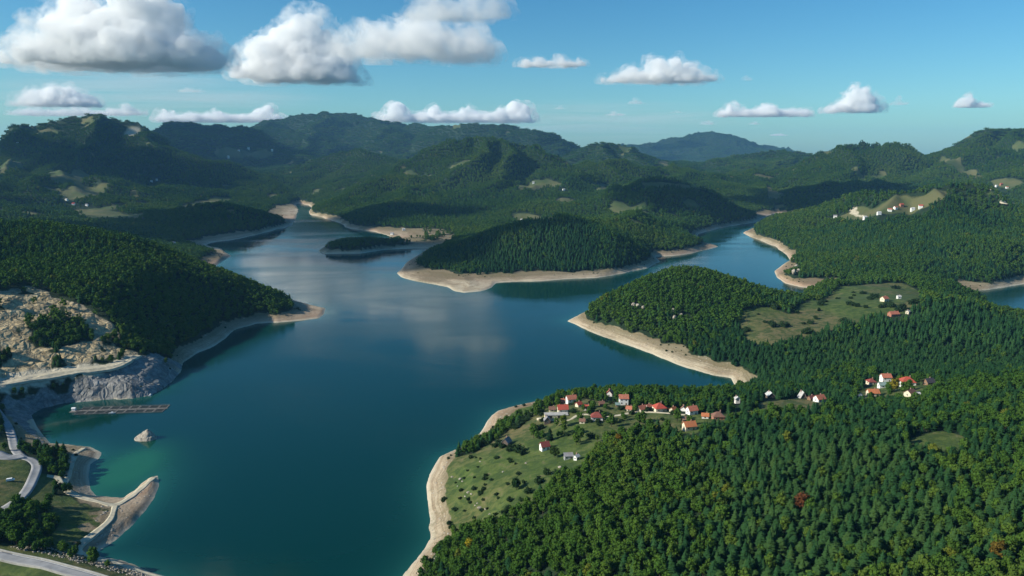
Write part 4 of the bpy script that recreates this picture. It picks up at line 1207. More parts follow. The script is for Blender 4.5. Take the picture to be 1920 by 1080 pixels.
HS = [
 ('house', 1071, 755, 10, 8, 4.2, 3.2, 15, 'salmon', 'white', 'white house with salmon gable roof at the lakeward end of the hamlet', 'house', 'gable'),
 ('house', 1054, 757, 6, 5.5, 2.8, 2.2, -10, 'salmon', 'brick', 'small brick-coloured cottage left of the lakeward white house', 'house', 'gable'),
 ('house', 1055, 774, 10, 8, 4.4, 3.4, 5, 'red', 'cream', 'bright red roofed house above the pale terrace with dark openings', 'house', 'gable'),
 ('house', 1035, 772, 6, 5.5, 2.6, 2.2, 0, 'brown', 'cream', 'small brown roofed cottage left of the bright red roof', 'house', 'gable'),
 ('house', 1026, 794, 6.5, 6, 3.6, 3.4, 90, 'grey', 'dark', 'dark cabin with steep grey roof below the pale terrace', 'cabin', 'gable'),
 ('house', 1119, 787, 11, 8.5, 3.6, 4.0, -4, 'dark_red', 'white', 'white house with big dark red roof beside the lane', 'house', 'hip'),
 ('house', 1143, 743, 7, 7, 3.4, 3.6, 70, 'salmon', 'white', 'small white gabled house with salmon roof nearest the far shore', 'house', 'gable'),
 ('house', 1169, 758, 9, 8, 7.0, 3.0, -3, 'salmon', 'white', 'tall white two storey house with salmon roof', 'house', 'gable'),
 ('house', 1203, 770, 8, 6.5, 2.6, 2.6, 30, 'salmon', 'cream', 'small salmon roofed house left of the red hipped roof', 'house', 'gable'),
 ('house', 1236, 770, 11, 10, 3.6, 4.2, 12, 'red', 'cream', 'cream house under a broad red hipped roof', 'house', 'hip'),
 ('house', 1297, 776, 9, 7.5, 4.4, 3.2, 18, 'salmon', 'white', 'white house with salmon roof at the edge of the green field', 'house', 'gable'),
 ('house', 1282, 770, 5, 5, 2.6, 2.0, 60, 'tan', 'white', 'small pale annex touching the house at the green field', 'annex', 'gable'),
 ('house', 1284, 790, 5.5, 5, 2.6, 1.8, 8, 'tan', 'wood', 'small tan roofed shed between the two houses by the forest edge', 'shed', 'gable'),
 ('house', 1292, 806, 10, 8, 4.0, 3.2, 12, 'orange', 'cream', 'orange roofed house half sunk in trees at the forest edge', 'house', 'gable'),
 ('house', 1346, 786, 10, 8, 3.0, 3.8, 0, 'brown', 'brick', 'reddish brown house with steep roof on the green field', 'house', 'hip'),
 ('house', 1382, 756, 4.5, 4.5, 5.0, 1.8, 90, 'pale', 'white', 'narrow white tower-like hut among trees above the green field', 'hut', 'gable'),
 ('house', 1444, 746, 8, 7, 3.0, 3.2, 90, 'pale', 'dark', 'pale roofed dark cabin at the left end of the brown field', 'cabin', 'gable'),
 ('house', 1504, 746, 7, 6.5, .6, 6.2, 90, 'pale', 'dark', 'dark A-shaped cabin with pale roof edges on the brown field', 'cabin', 'gable'),
 ('house', 1521, 750, 6, 5, 2.4, 2.0, 20, 'maroon', 'wood', 'low maroon shed left of the salmon roofed house', 'shed', 'gable'),
 ('house', 1536, 753, 9, 7.5, 3.4, 3.2, 20, 'salmon', 'white', 'white house with salmon roof at the right end of the brown field', 'house', 'gable'),
 ('house', 1021, 843, 7.5, 6.5, 3.6, 3.2, 20, 'dark_red', 'white', 'small white house with dark red roof alone on the lower meadow', 'house', 'gable'),
 ('house', 1066, 860, 7.5, 4.5, 2.4, 1.2, 5, 'grey', 'grey', 'low grey shed at the forest edge below the lone red roof', 'shed', 'shed'),
 ('house', 1081, 862, 3.5, 3.5, 3.0, 1.2, 40, 'pale', 'white', 'tiny white hut beside the low grey shed', 'hut', 'gable'),
 ('house', 950, 834, 7.5, 6.5, 3.2, 3.4, 62, 'grey', 'dark', 'grey wooden cabin nearest the lake shore', 'cabin', 'gable'),
 ('house', 1092, 793, 5, 4, 2.3, 1.6, -15, 'brown', 'cream', 'tiny brown roofed shed below the lane', 'shed', 'gable'),
 ('house', 1216, 766, 5, 4.5, 2.4, 1.8, 25, 'salmon', 'white', 'small white cottage left of the broad red hipped roof', 'cottage', 'gable'),
 ('house', 1100, 768, 6, 5, 2.6, 2.2, -20, 'red', 'white', 'small red roofed cottage behind the lane left of the dark red roof', 'cottage', 'gable'),
 ('house', 1262, 772, 5.5, 5, 2.6, 2.0, 40, 'orange', 'cream', 'small orange roofed cottage right of the broad red hipped roof', 'cottage', 'gable'),
 ('house', 1128, 760, 5, 4, 2.4, 1.8, 10, 'brown', 'wood', 'small brown barn in the middle of the hamlet', 'barn', 'gable'),
 ('house', 1180, 770, 5.5, 5, 2.6, 2.0, -25, 'salmon', 'cream', 'small salmon roofed cottage below the tall white house', 'cottage', 'gable'),
 ('house', 1085, 762, 5.5, 5, 2.6, 2.0, 35, 'red', 'cream', 'small red roofed cottage right of the lakeward white house', 'cottage', 'gable'),
 ('house', 1322, 784, 6, 5, 2.6, 2.0, -15, 'orange', 'white', 'small orange roofed cottage left of the reddish brown house', 'cottage', 'gable'),
 ('house', 1158, 762, 4, 4, 2.4, 1.4, 0, 'teal', 'wood', 'tiny green roofed shed left of the tall white house', 'shed', 'gable'),
]
GR2 = 'cluster of houses on the right plateau'
HS2 = [
 ('house', 1633, 720, 8, 8, 2.8, 3.0, 0, 'dark_red', 'cream', 'leftmost house of the plateau cluster, dark red hipped roof', 'house', 'hip'),
 ('house', 1660, 715, 10, 8, 5.0, 3.2, 0, 'salmon', 'white', 'tall white house with salmon roof at the back of the plateau cluster', 'house', 'gable'),
 ('house', 1653, 727, 7, 6, 3.2, 2.4, 0, 'teal', 'white', 'small white house with green grey roof in the middle of the plateau cluster', 'house', 'gable'),
 ('house', 1636, 742, 10.5, 7.5, 3.2, 3.2, 0, 'orange', 'cream', 'orange roofed house lowest in the plateau cluster', 'house', 'gable'),
 ('house', 1700, 723, 14, 11, 4.2, 4.6, -8, 'red', 'white', 'largest house of the plateau cluster with broad red roof', 'house', 'hip'),
 ('house', 1741, 721, 9, 7, 2.8, 3.4, 15, 'dark', 'wood', 'black roofed house at the right end of the plateau cluster', 'house', 'gable'),
 ('house', 1706, 742, 9, 7.5, 2.8, 3.0, 30, 'brown', 'cream', 'brown roofed house in front of the largest red roof', 'house', 'gable'),
 ('house', 1722, 744, 3.5, 3.5, 2.6, 1.0, 0, 'pale', 'white', 'tiny pale hut right of the brown roofed house', 'hut', 'shed'),
]
GR3 = 'farmhouses on the peninsula meadow'
HS3 = [
 ('house', 1658, 565, 11, 9, 5.0, 3.6, 25, 'salmon', 'cream', 'cream farmhouse with salmon roof on the peninsula meadow', 'house', 'gable'),
 ('house', 1685, 560, 6, 6, 4.0, 2.0, 0, 'pale', 'white', 'small white hut right of the cream farmhouse', 'hut', 'gable'),
 ('house', 1675, 592, 15, 9, 3.2, 3.6, 12, 'salmon', 'brick', 'long low barn with salmon roof at the conifer edge', 'barn', 'gable'),
 ('house', 1702, 588, 6, 5, 3.6, 1.6, 40, 'pale', 'cream', 'small pale shed right of the long barn', 'shed', 'gable'),
]
for grp, lst in ((GH, HS), (GR2, HS2), (GR3, HS3)):
    for r_ in lst: house(*r_, group=grp)
# far houses, a few pixels each: walls and roof only
FARH = [
 (1566,408,'white','grey','leftmost white house below the ridge hamlet on the right hill'),(1622,411,'white','pale','low white house under the sandy scar on the right hill'),
 (1648,402,'white','pale','white house right of the sandy scar on the right hill'),(1668,396,'white','salmon','first white house in the row of the ridge hamlet'),
 (1679,392,'white','salmon','second house in the row of the ridge hamlet'),(1690,387,'brick','red','red house in the middle of the ridge hamlet'),
 (1711,395,'white','pale','white house right of the red one in the ridge hamlet'),(1726,390,'white','red','white house with red roof at the right end of the ridge hamlet'),
 (1868,350,'white','pale','white house left in the far right valley'),(1877,347,'brick','red','red roofed house in the far right valley'),(1888,353,'white','salmon','rightmost house in the far right valley'),
 (979,414,'white','pale','single white house on the wooded headland'),(1057,357,'white','pale','single white house on the central slope clearing'),
 (138,384,'white','red','white house with red roof in the left valley fields'),(163,386,'white','grey','white house right of the red roof in the left valley'),
 (125,376,'white','grey','pale house above the left valley fields'),(294,338,'white','grey','white house in the shaded left hollow'),(284,341,'white','pale','second pale house in the shaded left hollow'),
 (33,269,'white','grey','lone white house on the left mountain flank'),(428,296,'white','pale','white house in the pass village, left'),(448,283,'white','salmon','house in the middle of the pass village'),
 (466,280,'white','pale','white house in the pass village, right'),(510,283,'white','pale','farthest right white house of the pass village'),(326,458,'white','grey','white house near the dark cove behind the left headland'),
 (757,432,'white','pale','pale hut on the sandy flats behind the islet'),(1000,344,'white','pale','pale house in the clearing below the round hill'),(735,440,'white','grey','white hut on the neck of the flat islet'),
]
for k, (px, py, wc, rc, lab) in enumerate(FARH):
    g = ground(px, py); sc = .82 if math.hypot(g[0], g[1]) < 5000 else 1.3
    house('house', px, py, 12 * sc, 9 * sc, 5.5 * sc, 3.4 * sc, (k * 37) % 50 - 25, rc, wc, lab, 'house', 'gable', 0, 'far scattered houses', False, keep=20)

# pale terrace with two garage openings under the bright red roof
g = ground(1048, 784)
root = link(bpy.data.objects.new('terrace_building', None)); root.location = g; root.rotation_euler = (0, 0, R(4))
tag(root, 'pale yellow flat-topped terrace with two dark openings below bright red roof', 'terrace')
v = []; f = []; box(v, f, -12, 8, 0, 7, -2.5, 2.6); part('wall', root, v, f, plain('wall_yellow', WALLS['yellow'], .85, .2))
v = []; f = []; box(v, f, -12.3, 8.3, -.3, 7.3, 2.603, 2.85); part('deck', root, v, f, M_CONC)
for x in (-7.5, .5):
    v = []; f = []; box(v, f, x - 1.5, x + 1.5, -.05, .2, -.2, 2.1); part('opening', root, v, f, plain('dark_opening', (.02, .02, .02), .9))
v = []; f = []; box(v, f, 8, 24, 1.2, 1.6, -2, 1.0); part('retaining_wall', root, v, f, M_CONC)
for q in (-10, -3, 4, 12, 20): KEEPOUT.append((g[0] + q, g[1] - 6, 9))

# ------------------------------------------------------------------ fish farm and boats
M_FLOAT = plain('weathered_float', (.11, .11, .105), .8, .4, .4)
M_PLANK = plain('grey_planks', (.19, .18, .16), .9, .35, .5)
M_NET = plain('dark_net', (.012, .022, .022), .9, .3)
M_WHITE = plain('white_gelcoat', (.80, .81, .80), .35, .08, .4, .5)
A_ = np.array(atZ(138, 771, 0)); B_ = np.array(atZ(314, 766, 0))
L_ = float(np.linalg.norm(B_ - A_)); ang = math.atan2(B_[1] - A_[1], B_[0] - A_[0])
farm = link(bpy.data.objects.new('fish_farm', None)); farm.location = tuple(A_); farm.rotation_euler = (0, 0, ang)
tag(farm, 'long floating raft of fish cages below the grey cliff', 'fish farm')
NCG = 9; cw = (L_ - 6) / NCG
rs = random.Random(5)
for i in range(NCG):
    for row in (-1, 1):
        x0 = 5 + i * cw; y0 = 1.2 if row > 0 else -1.2 - cw
        sk = .35 * row
        v = []; f = []
        w_ = .9
        box(v, f, x0 + .15, x0 + cw - .15, y0, y0 + w_, -.25, .42); box(v, f, x0 + .15, x0 + cw - .15, y0 + cw - w_, y0 + cw, -.25, .42)
        box(v, f, x0 + .15, x0 + .15 + w_, y0 + w_, y0 + cw - w_, -.25, .40); box(v, f, x0 + cw - .15 - w_, x0 + cw - .15, y0 + w_, y0 + cw - w_, -.25, .40)
        for (qx, qy) in ((x0 + .5, y0 + .3), (x0 + cw - .6, y0 + .3), (x0 + .5, y0 + cw - .4), (x0 + cw - .6, y0 + cw - .4), (x0 + cw / 2, y0 + .3), (x0 + cw / 2, y0 + cw - .4)):
            box(v, f, qx, qx + .14, qy, qy + .14, .42, 1.5)
        box(v, f, x0 + .3, x0 + cw - .3, y0 + .32, y0 + .42, 1.4, 1.5); box(v, f, x0 + .3, x0 + cw - .3, y0 + cw - .38, y0 + cw - .28, 1.4, 1.5)
        fr = part('cage_frame', farm, v, f, M_FLOAT if (i + row) % 3 else M_PLANK)
        v = []; f = []; box(v, f, x0 + 1.05, x0 + cw - 1.05, y0 + w_ + .02, y0 + cw - w_ - .02, -3, .12); part('net', fr, v, f, M_NET)
v = []; f = []; box(v, f, -1, L_, -1.1, 1.1, -.2, .5); part('walkway', farm, v, f, M_PLANK)
v = []; f = []; box(v, f, -2.5, 3.8, -4.2, 3.2, -.3, .45); pf = part('landing', farm, v, f, M_PLANK)
v = []; f = []; box(v, f, -1.8, 1.6, -.2, 2.6, .45, 2.9); hut = part('hut', farm, v, f, M_WHITE)
v = [(-2.1, -.5, 2.9), (1.9, -.5, 2.9), (1.9, 2.9, 2.9), (-2.1, 2.9, 2.9), (-2.1, 1.2, 3.8), (1.9, 1.2, 3.8)]
part('hut_roof', hut, v, [(0, 1, 5, 4), (2, 3, 4, 5), (1, 2, 5), (3, 0, 4), (0, 3, 2, 1)], M_WHITE)
def boat(px, py, L, rot, label):
    p = atZ(px, py, 0); o = link(bpy.data.objects.new('boat', None)); o.location = p; o.rotation_euler = (0, 0, R(rot)); tag(o, label, 'boat')
    v = []; f = []; ns = 9
    for i in range(ns):
        s_ = i / (ns - 1); x = (s_ - .5) * L; w_ = L * .17 * (1 - max(0, (s_ - .45) / .55) ** 2.2) + .03; dk = .75 + .35 * s_ ** 2
        v += [(x, -w_, dk), (x, -w_ * .8, .05), (x, 0, -.25), (x, w_ * .8, .05), (x, w_, dk), (x, w_ * .85, dk - .06), (x, w_ * .7, .3), (x, -w_ * .7, .3), (x, -w_ * .85, dk - .06)]
    for i in range(ns - 1):
        for j in range(9): f.append((i * 9 + j, i * 9 + (j + 1) % 9, (i + 1) * 9 + (j + 1) % 9, (i + 1) * 9 + j))
    f += [tuple(range(8, -1, -1)), tuple((ns - 1) * 9 + q for q in range(9))]
    part('hull', o, v, f, M_WHITE)
    v = []; f = []; box(v, f, -L * .1, L * .18, -L * .1, L * .1, .3, 1.75); c_ = part('cabin', o, v, f, M_WHITE)
    v = []; f = []; box(v, f, L * .18, L * .18 + .05, -L * .08, L * .08, 1.0, 1.6); part('windscreen', c_, v, f, M_GLASS)
    v = []; f = []; box(v, f, -L * .55, -L * .5, -.25, .25, -.2, 1.0); part('outboard_motor', o, v, f, plain('motor_black', (.03, .03, .035), .4))
boat(210, 775.5, 7.0, 12, 'white boat moored at the long side of the fish farm')
boat(282, 741.5, 5.0, 70, 'small white boat at the foot of the grey cliff')

# ------------------------------------------------------------------ rocks
def rock_mesh(name, seed, sub=3, flat=.7, rough=.35):
    bm = bmesh.new(); bmesh.ops.create_icosphere(bm, subdivisions=sub, radius=1)
    co = np.array([q.co[:] for q in bm.verts])
    d_ = 1 + rough * (billow3(co * 1.1 + seed * 3.1, seed, 4) - .4) * 2
    d_ += .25 * (vnoise3(co * .8 + seed, seed + 9) - .5)
    for q, s_ in zip(bm.verts, d_):
        q.co = q.co * float(s_); q.co.z *= flat
    me = bpy.data.meshes.new(name); bm.to_mesh(me); bm.free()
    return me
t = NT('limestone')
geo = t.n('NewGeometry'); nz = t.noise(.6, 7, geo.outputs['Position'], .7)
t.bsdf(t.ramp(nz, [(.3, (.13, .115, .095)), (.5, (.34, .30, .24)), (.7, (.52, .48, .40))]), .9, .15, t.bump(nz, .6, .4)); M_LIME = t.m
# rocky islet: a leaning wedge of strata
bm = bmesh.new(); bmesh.ops.create_grid(bm, x_segments=44, y_segments=36, size=1)
for q in bm.verts:
    x, y = q.co.x, q.co.y
    r_ = math.hypot(x, y)
    prof = max(0, 1 - r_ ** 1.3)
    ridge = max(0, 1 - abs(x - .25) / (.95 if x < .25 else .5)) * max(0, 1 - abs(y + .15 * x) / .8)
    q.co.z = 8.6 * (.35 * prof + .9 * ridge ** .9) - 1.6 * max(0, r_ - .75) * 6
    q.co.x *= 12.5; q.co.y *= 9.5
co = np.array([q.co[:] for q in bm.verts]); dz = (billow3(co / 4.5, 5, 4) - .4) * 3.2; dx = (billow3(co / 3.5, 8, 3) - .4) * 2.0
for q, a1, a2 in zip(bm.verts, dz, dx):
    if q.co.z > -.5: q.co.z += float(a1) * min(1, max(0, q.co.z / 2)); q.co.x += float(a2)
me = bpy.data.meshes.new('rock_islet'); bm.to_mesh(me); bm.free(); me.materials.append(M_LIME)
o = link(bpy.data.objects.new('rock_islet', me)); o.location = atZ(274, 822, 0); tag(o, 'craggy tan rock islet standing alone in the cove water', 'rock')
BM_ = [rock_mesh('boulder', 3 + k, 2, .6) for k in range(4)]
for m_ in BM_: m_.materials.append(M_LIME)
for k, (px, py, s_) in enumerate(((848,895,1.3),(863,899,1.6),(867,903,1.1),(878,924,1.5),(884,927,1.2),(899,953,1.8),(904,957,1.3),(911,955,1.4),(918,965,1.1),(900,866,1.0),(943,885,1.1),(986,869,1.2),
        (1050,877,1.7),(1054,880,1.2),(872,931,1.0),(891,948,.9),(820,1046,1.6),(816,1048,1.0),(858,912,.8),(895,944,.9))):
    g = ground(px, py); o = link(bpy.data.objects.new('boulder', BM_[k % 4])); o.location = g + np.array((0, 0, .2 * s_)); o.scale = (s_, s_ * .8, s_ * .9); o.rotation_euler = (0, 0, k * 1.3)
    tag(o, ('large ' if s_ > 1.45 else 'small ' if s_ < 1.05 else '') + 'pale limestone boulder ' + ('high on the shore meadow' if py < 892 else 'in the middle of the shore meadow' if py < 935 else 'low on the shore meadow' if py < 1000 else 'on the beach below the forest'), 'boulder', 'boulders on the shore meadow')
for k, (px, py, s_) in enumerate(((1188,577,4),(1196,578,4),(1206,580,3),(1262,585,3),(1265,600,3.5),(1277,594,3),(1493,505,6),(1497,512,5),(1488,515,6))):
    g = ground(px, py); o = link(bpy.data.objects.new('crag', BM_[k % 4])); o.location = g + np.array((0, 0, 1.0 * s_)); o.scale = (s_, s_ * .8, s_ * 1.6); o.rotation_euler = (0, 0, k * 1.7)
    KEEPOUT.append((g[0], g[1], s_ + 2)); KEEPOUT.append((g[0] - g[0] * 9 / np.hypot(*g[:2]), g[1] - 9, s_ + 2))
    tag(o, 'pale limestone crag showing between the trees of the wooded peninsula' if k < 6 else 'pale limestone crag above the cliff of the right arm', 'crag', 'crags of the peninsula wood' if k < 6 else 'crags of the right cliff')
# rip-rap stones on the lake face of the dam: past counting
v = []; f = []; iv, fi = ico(); rs = random.Random(12)
C = catmull([ground(px, py)[:2] for px, py in ((20,1028),(90,1040),(140,1052),(200,1068),(260,1085),(330,1105))], 1.5)
for p in C:
    for q in range(5):
        x, y = p[0] + rs.uniform(-3, 8), p[1] + rs.uniform(-1, 9); z = float(height(x, y))
        if z < .3: continue
        s_ = rs.uniform(.35, .95); b = len(v)
        v += [(x + a[0] * s_ * rs.uniform(.7, 1.3), y + a[1] * s_ * rs.uniform(.7, 1.3), z + .1 + a[2] * s_ * rs.uniform(.5, .9)) for a in iv]; f += [(b + i, b + j, b + l) for i, j, l in fi]
tag(link(bpy.data.objects.new('riprap', pydata('riprap', v, f, M_LIME))), 'grey rubble stones armouring the lake face of the dam', 'rubble', kind='stuff')

# ------------------------------------------------------------------ parked van
g = ground(20, 902)
van = link(bpy.data.objects.new('van', None)); van.location = g + np.array((0, 0, .05)); van.rotation_euler = (0, 0, R(25)); tag(van, 'white van parked on the grass inside the road bend', 'van')
prof = [(-2.6, .45), (-2.6, 2.0), (-2.4, 2.25), (1.1, 2.25), (1.8, 1.45), (2.5, 1.2), (2.6, .9), (2.6, .45)]
v = [(x, -1, z) for x, z in prof] + [(x, 1, z) for x, z in prof]; k = len(prof)
f = [tuple(range(k)), tuple(range(2 * k - 1, k - 1, -1))] + [(i, i + k, (i + 1) % k + k, (i + 1) % k) for i in range(k)]
part('body', van, v, f, M_WHITE)
part('windscreen', van, [(1.18, -.85, 2.2), (1.80, -.85, 1.52), (1.80, .85, 1.52), (1.18, .85, 2.2)], [(0, 1, 2, 3)], M_GLASS)
for sx_ in (-1.7, 1.65):
    for sy_ in (-1.02, .82):
        v = [(sx_ + .36 * math.cos(a * .5236), sy_ + w_, .36 + .36 * math.sin(a * .5236)) for w_ in (0, .2) for a in range(12)]
        f = [tuple(range(11, -1, -1)), tuple(range(12, 24))] + [(i, (i + 1) % 12, (i + 1) % 12 + 12, i + 12) for i in range(12)]
        part('wheel', van, v, f, plain('tyre', (.02, .02, .02), .9))
KEEPOUT.append((g[0], g[1], 9))
# utility poles by the hamlet
def pole(px, py, h, label):
    g = ground(px, py); o = link(bpy.data.objects.new('utility_pole', None)); o.location = g; tag(o, label, 'pole')
    tv_, tf_ = trunk_geo(3, h, .14); part('post', o, tv_, tf_, M_BARK)
    v = []; f = []; box(v, f, -.9, .9, -.06, .06, h - .9, h - .75); part('crossarm', o, v, f, M_BARK)
    for x in (-.8, 0, .8): v = []; f = []; box(v, f, x - .05, x + .05, -.05, .05, h - .75, h - .5); part('insulator', o, v, f, M_WHITE)
pole(1149, 760, 9, 'wooden utility pole left of the tall white house'); pole(1735, 590, 10, 'pale utility pole at the right end of the peninsula meadow')

# ------------------------------------------------------------------ planting
KO = np.array(KEEPOUT)
def clear(pts, extra=0.0):
    ok = np.ones(len(pts), dtype=bool)
    for x, y, r_ in KO: ok &= (pts[:, 0] - x) ** 2 + (pts[:, 1] - y) ** 2 > (r_ + extra) ** 2
    return pts[ok]
def project(p):
    dx, dy, dz = p[:, 0], p[:, 1], p[:, 2] - CAM_H
    fw = dy * cp - dz * sp; up = dy * sp + dz * cp
    return 960 + FPX * dx / fw, 540 - FPX * up / fw
near, rs = scatter(150, 1000, 4.6, 1)
near = clear(near)
# loose trees among the houses
xs = rng.uniform(-100, 520, 2400); ys = rng.uniform(520, 800, 2400)
cand = np.stack([xs, ys, sample(Z, xs, ys)], 1); mm = sample(MEAD, xs, ys); ppx, ppy = project(cand)
cand = cand[(mm > .5) & (cand[:, 2] > 14) & (ppx > 1000) & (ppx < 1300) & (ppy < 835) & (rng.uniform(0, 1, len(cand)) < .42)]
cand = clear(cand, -2.5)
xs = rng.uniform(250, 560, 700); ys = rng.uniform(560, 720, 700)
c2_ = np.stack([xs, ys, sample(Z, xs, ys)], 1); mm = sample(MEAD, xs, ys); ppx, ppy = project(c2_)
c2_ = clear(c2_[(mm > .5) & (ppx > 1590) & (ppx < 1850) & (ppy < 760) & (rng.uniform(0, 1, len(c2_)) < .4)], -2.5)
garden = np.concatenate([cand, c2_])
mid, _ = scatter(1000, 2300, 7.0, 3); mid = clear(mid)
farr, _ = scatter(2300, 5200, 11.0, 4); farr = clear(farr)
vfar, _ = scatter(5200, 13500, 24, 5)
# open up ridge-top and slope texture in the distance
def split(p, seed):
    s_ = con_share(p[:, 0], p[:, 1]); rr = np.random.default_rng(seed).uniform(0, 1, len(p))
    k = rr < np.clip(s_, .04, .97)
    return p[k], p[~k]
nc, nb = split(near, 11); nb = np.concatenate([nb, garden])
mc, mb = split(mid, 12); fc, fb = split(farr, 13)
def pick(p, count):
    x, y = project(p); d_ = np.linalg.norm(p - np.array((0, 0, CAM_H)), axis=1)
    vis = (x > -10) & (x < 1930) & (y > 300) & (y < 1120)
    order = np.argsort(np.where(vis, d_, 1e9))[:count]
    m = np.zeros(len(p), dtype=bool); m[order] = True
    return p[m], p[~m]
ic, nc = pick(nc, 296); ib, nb = pick(nb, 285)
def single(name, proto, p, sc, rot, label, cat='tree', group=None, leaf=None, h=1.0):
    root = link(bpy.data.objects.new(name, None)); root.empty_display_size = 1
    root.location = p; root.rotation_euler = (0, 0, rot); root.scale = (sc, sc, sc * h)
    tag(root, label, cat, group)
    cr = link(bpy.data.objects.new('crown', proto[0]), root); link(bpy.data.objects.new('trunk', proto[1]), root)
    return root
rs = random.Random(99)
def where_tree(p):
    x, y = project(np.array([p])); x, y = float(x[0]), float(y[0])
    if x < 400: return 'beside the road bend on the left shore' if y < 950 else 'between the left road and the dam road'
    row = 'low in the foreground forest' if y > 1010 else 'midway up the foreground forest' if y > 900 else 'high in the foreground forest'
    col = ('near its lake side' if x < 1000 else 'below the hamlet' if x < 1250 else 'left of the rust red tree' if x < 1420 else 'close to the rust red tree' if x < 1585
           else 'right of the rust red tree' if x < 1760 else 'near the right picture edge')
    return row + ', ' + col
for p in ic:
    sc = rs.uniform(.5, .98)
    single('conifer_tree', CON[rs.randrange(4)], p, sc, rs.uniform(0, 6.28), ('small ' if sc < .65 else 'tall ' if sc > .84 else '') + 'dark conifer ' + where_tree(p), 'tree', 'conifers of the foreground forest', h=rs.uniform(.9, 1.12))
for p in ib:
    sc = rs.uniform(.48, .95)
    single('broadleaf_tree', BRO[rs.randrange(4)], p, sc, rs.uniform(0, 6.28), ('small ' if sc < .62 else 'broad ' if sc > .8 else '') + 'green leafy tree ' + where_tree(p), 'tree', 'broadleaf trees of the foreground', h=rs.uniform(.85, 1.2))
# trees that stand out
def recolor(proto, mat):
    a = proto[0].copy(); a.materials.clear(); a.materials.append(mat)
    return (a, proto[1])
for px, py, mat_, sc, lab in ((1502,962,fixed_leaf('leaf_rust', (.125, .05, .022)), 1.05, 'rust red tree standing out in the dark conifer forest'),
        (1677,735,fixed_leaf('leaf_yellow', (.20, .17, .02)), 1.15, 'yellow tree among the plateau houses'),
        (880,1034,fixed_leaf('leaf_bright', (.32, .26, .02)), .75, 'small bright yellow tree at the lower forest edge'),
        (1160,835,fixed_leaf('leaf_amber', (.17, .10, .015)), .8, 'amber tree at the forest edge below the hamlet'),
        (1868,1062,fixed_leaf('leaf_ochre', (.13, .09, .018)), 1.1, 'ochre tree in the lower right corner of the forest'),
        (968,918,fixed_leaf('leaf_dark', (.018, .045, .015)), .85, 'lone dark bushy tree on the shore meadow'),
        (1031,826,fixed_leaf('leaf_pine', (.014, .036, .016)), 1.0, 'single dark tree behind the lone red roofed house'),
        (1056,800,fixed_leaf('leaf_lime', (.10, .14, .02)), .95, 'lime green tree below the pale terrace'),
        (1040,858,fixed_leaf('leaf_olive', (.045, .075, .018)), .9, 'broad olive tree right of the lone red roofed house')):
    g = ground(px, py)
    pr = CON[0] if 'single dark' in lab else BRO[2 if 'broad' in lab or 'lone' in lab else 0]
    single('tree', recolor(pr, mat_), g, sc, px * .1, lab)
M_BUSH = fixed_leaf('leaf_bush', (.030, .058, .022))
bv, bf = leaf_crown(555, 5.2, 3.8, 9, 24, -.08); bush_me = pydata('foliage', bv, bf, M_BUSH); sv, sf = trunk_geo(556, 3.2, .16, 3); stem_me = pydata('stem', sv, sf, M_BARK)
def bush(px, py, s_, label, group):
    g = ground(px, py); o = link(bpy.data.objects.new('bush', None)); o.location = g; o.scale = (s_ * rs.uniform(.75, 1.4), s_ * rs.uniform(.75, 1.3), s_ * rs.uniform(.55, 1.0)); o.rotation_euler = (0, 0, px * .37)
    tag(o, label, 'bush', group); link(bpy.data.objects.new('foliage', bush_me), o); link(bpy.data.objects.new('stem', stem_me), o)
for px, py, s_ in ((1452,579,1.7),(1460,576,1.8),(1477,584,1.9),(1484,581,1.6),(1493,587,1.1),(1450,613,1.6),(1446,609,1.2),(1469,613,1.6),(1477,612,1.2),(1514,624,1.6),(1508,625,1.1),(1582,605,1.6),(1529,598,.9),(1535,583,.9),(1571,561,.9),
        (1618,551,1.4),(1640,559,1.7),(1632,562,1.3),(1593,571,1.2),(1600,573,1.3),(1607,575,1.1),(1623,577,1.1),(1600,549,.8),(1601,555,.8),(1595,560,.8),(1507,608,.9),(1520,607,1.1),(1677,541,1.4),(1684,542,1.2),(1539,572,1.4),(1497,634,1.0),(1717,568,1.8),(1710,570,1.4),
        (1662,574,1.5),(1652,577,1.3),(1670,576,1.4),(1692,580,1.8),(1683,584,1.4),(1408,577,.9),(1422,590,.7),(1435,605,.8),(1533,627,1.0),(1400,622,1.3),(1545,566,1.2)):
    bush(px, py, s_, ('small ' if s_ < 1.05 else 'medium ' if s_ < 1.5 else 'large ') + 'rounded bush ' + ('at the wooded end of the peninsula meadow' if px < 1445 else 'left in the peninsula meadow' if px < 1500 else
         'in the middle of the peninsula meadow' if px < 1590 else 'by the farmhouses of the peninsula meadow' if px > 1645 else 'left of the cream farmhouse on the peninsula meadow'), 'bushes on the peninsula meadow')
for px, py, s_ in ((930,838,1.0),(936,834,1.1),(942,840,.8),(957,845,1.0),(963,842,.8),(972,848,1.1),(980,852,.9),(985,790,1.3),(976,797,1.1),(968,803,1.1),(994,783,1.2),(900,838,.8),(910,835,1.0),(1010,775,1.0),(1000,800,.7),(885,842,.7),
        *[(rs.uniform(850, 985), rs.uniform(855, 980), rs.uniform(.25, .6)) for _ in range(46)],*[(rs.uniform(1000, 1290), rs.uniform(752, 822), rs.uniform(.35, .9)) for _ in range(60)],
        (990,925,.9),(1010,905,1.0),(955,940,.6),(1025,890,.8),(1046,888,.7),(948,962,.8)):
    bush(px, py, s_, ('tiny ' if s_ < .45 else 'low ' if s_ < .8 else 'broad ') + 'green bush ' + ('among the houses of the hamlet' if px > 1000 and py < 830 else 'beside the grey cabin near the shore' if py < 855 and px > 920 else
         'at the lakeward edge of the shore meadow' if px < 900 else 'in the middle of the shore meadow' if px < 950 else 'at the forest edge of the shore meadow'), 'bushes on the shore meadow')

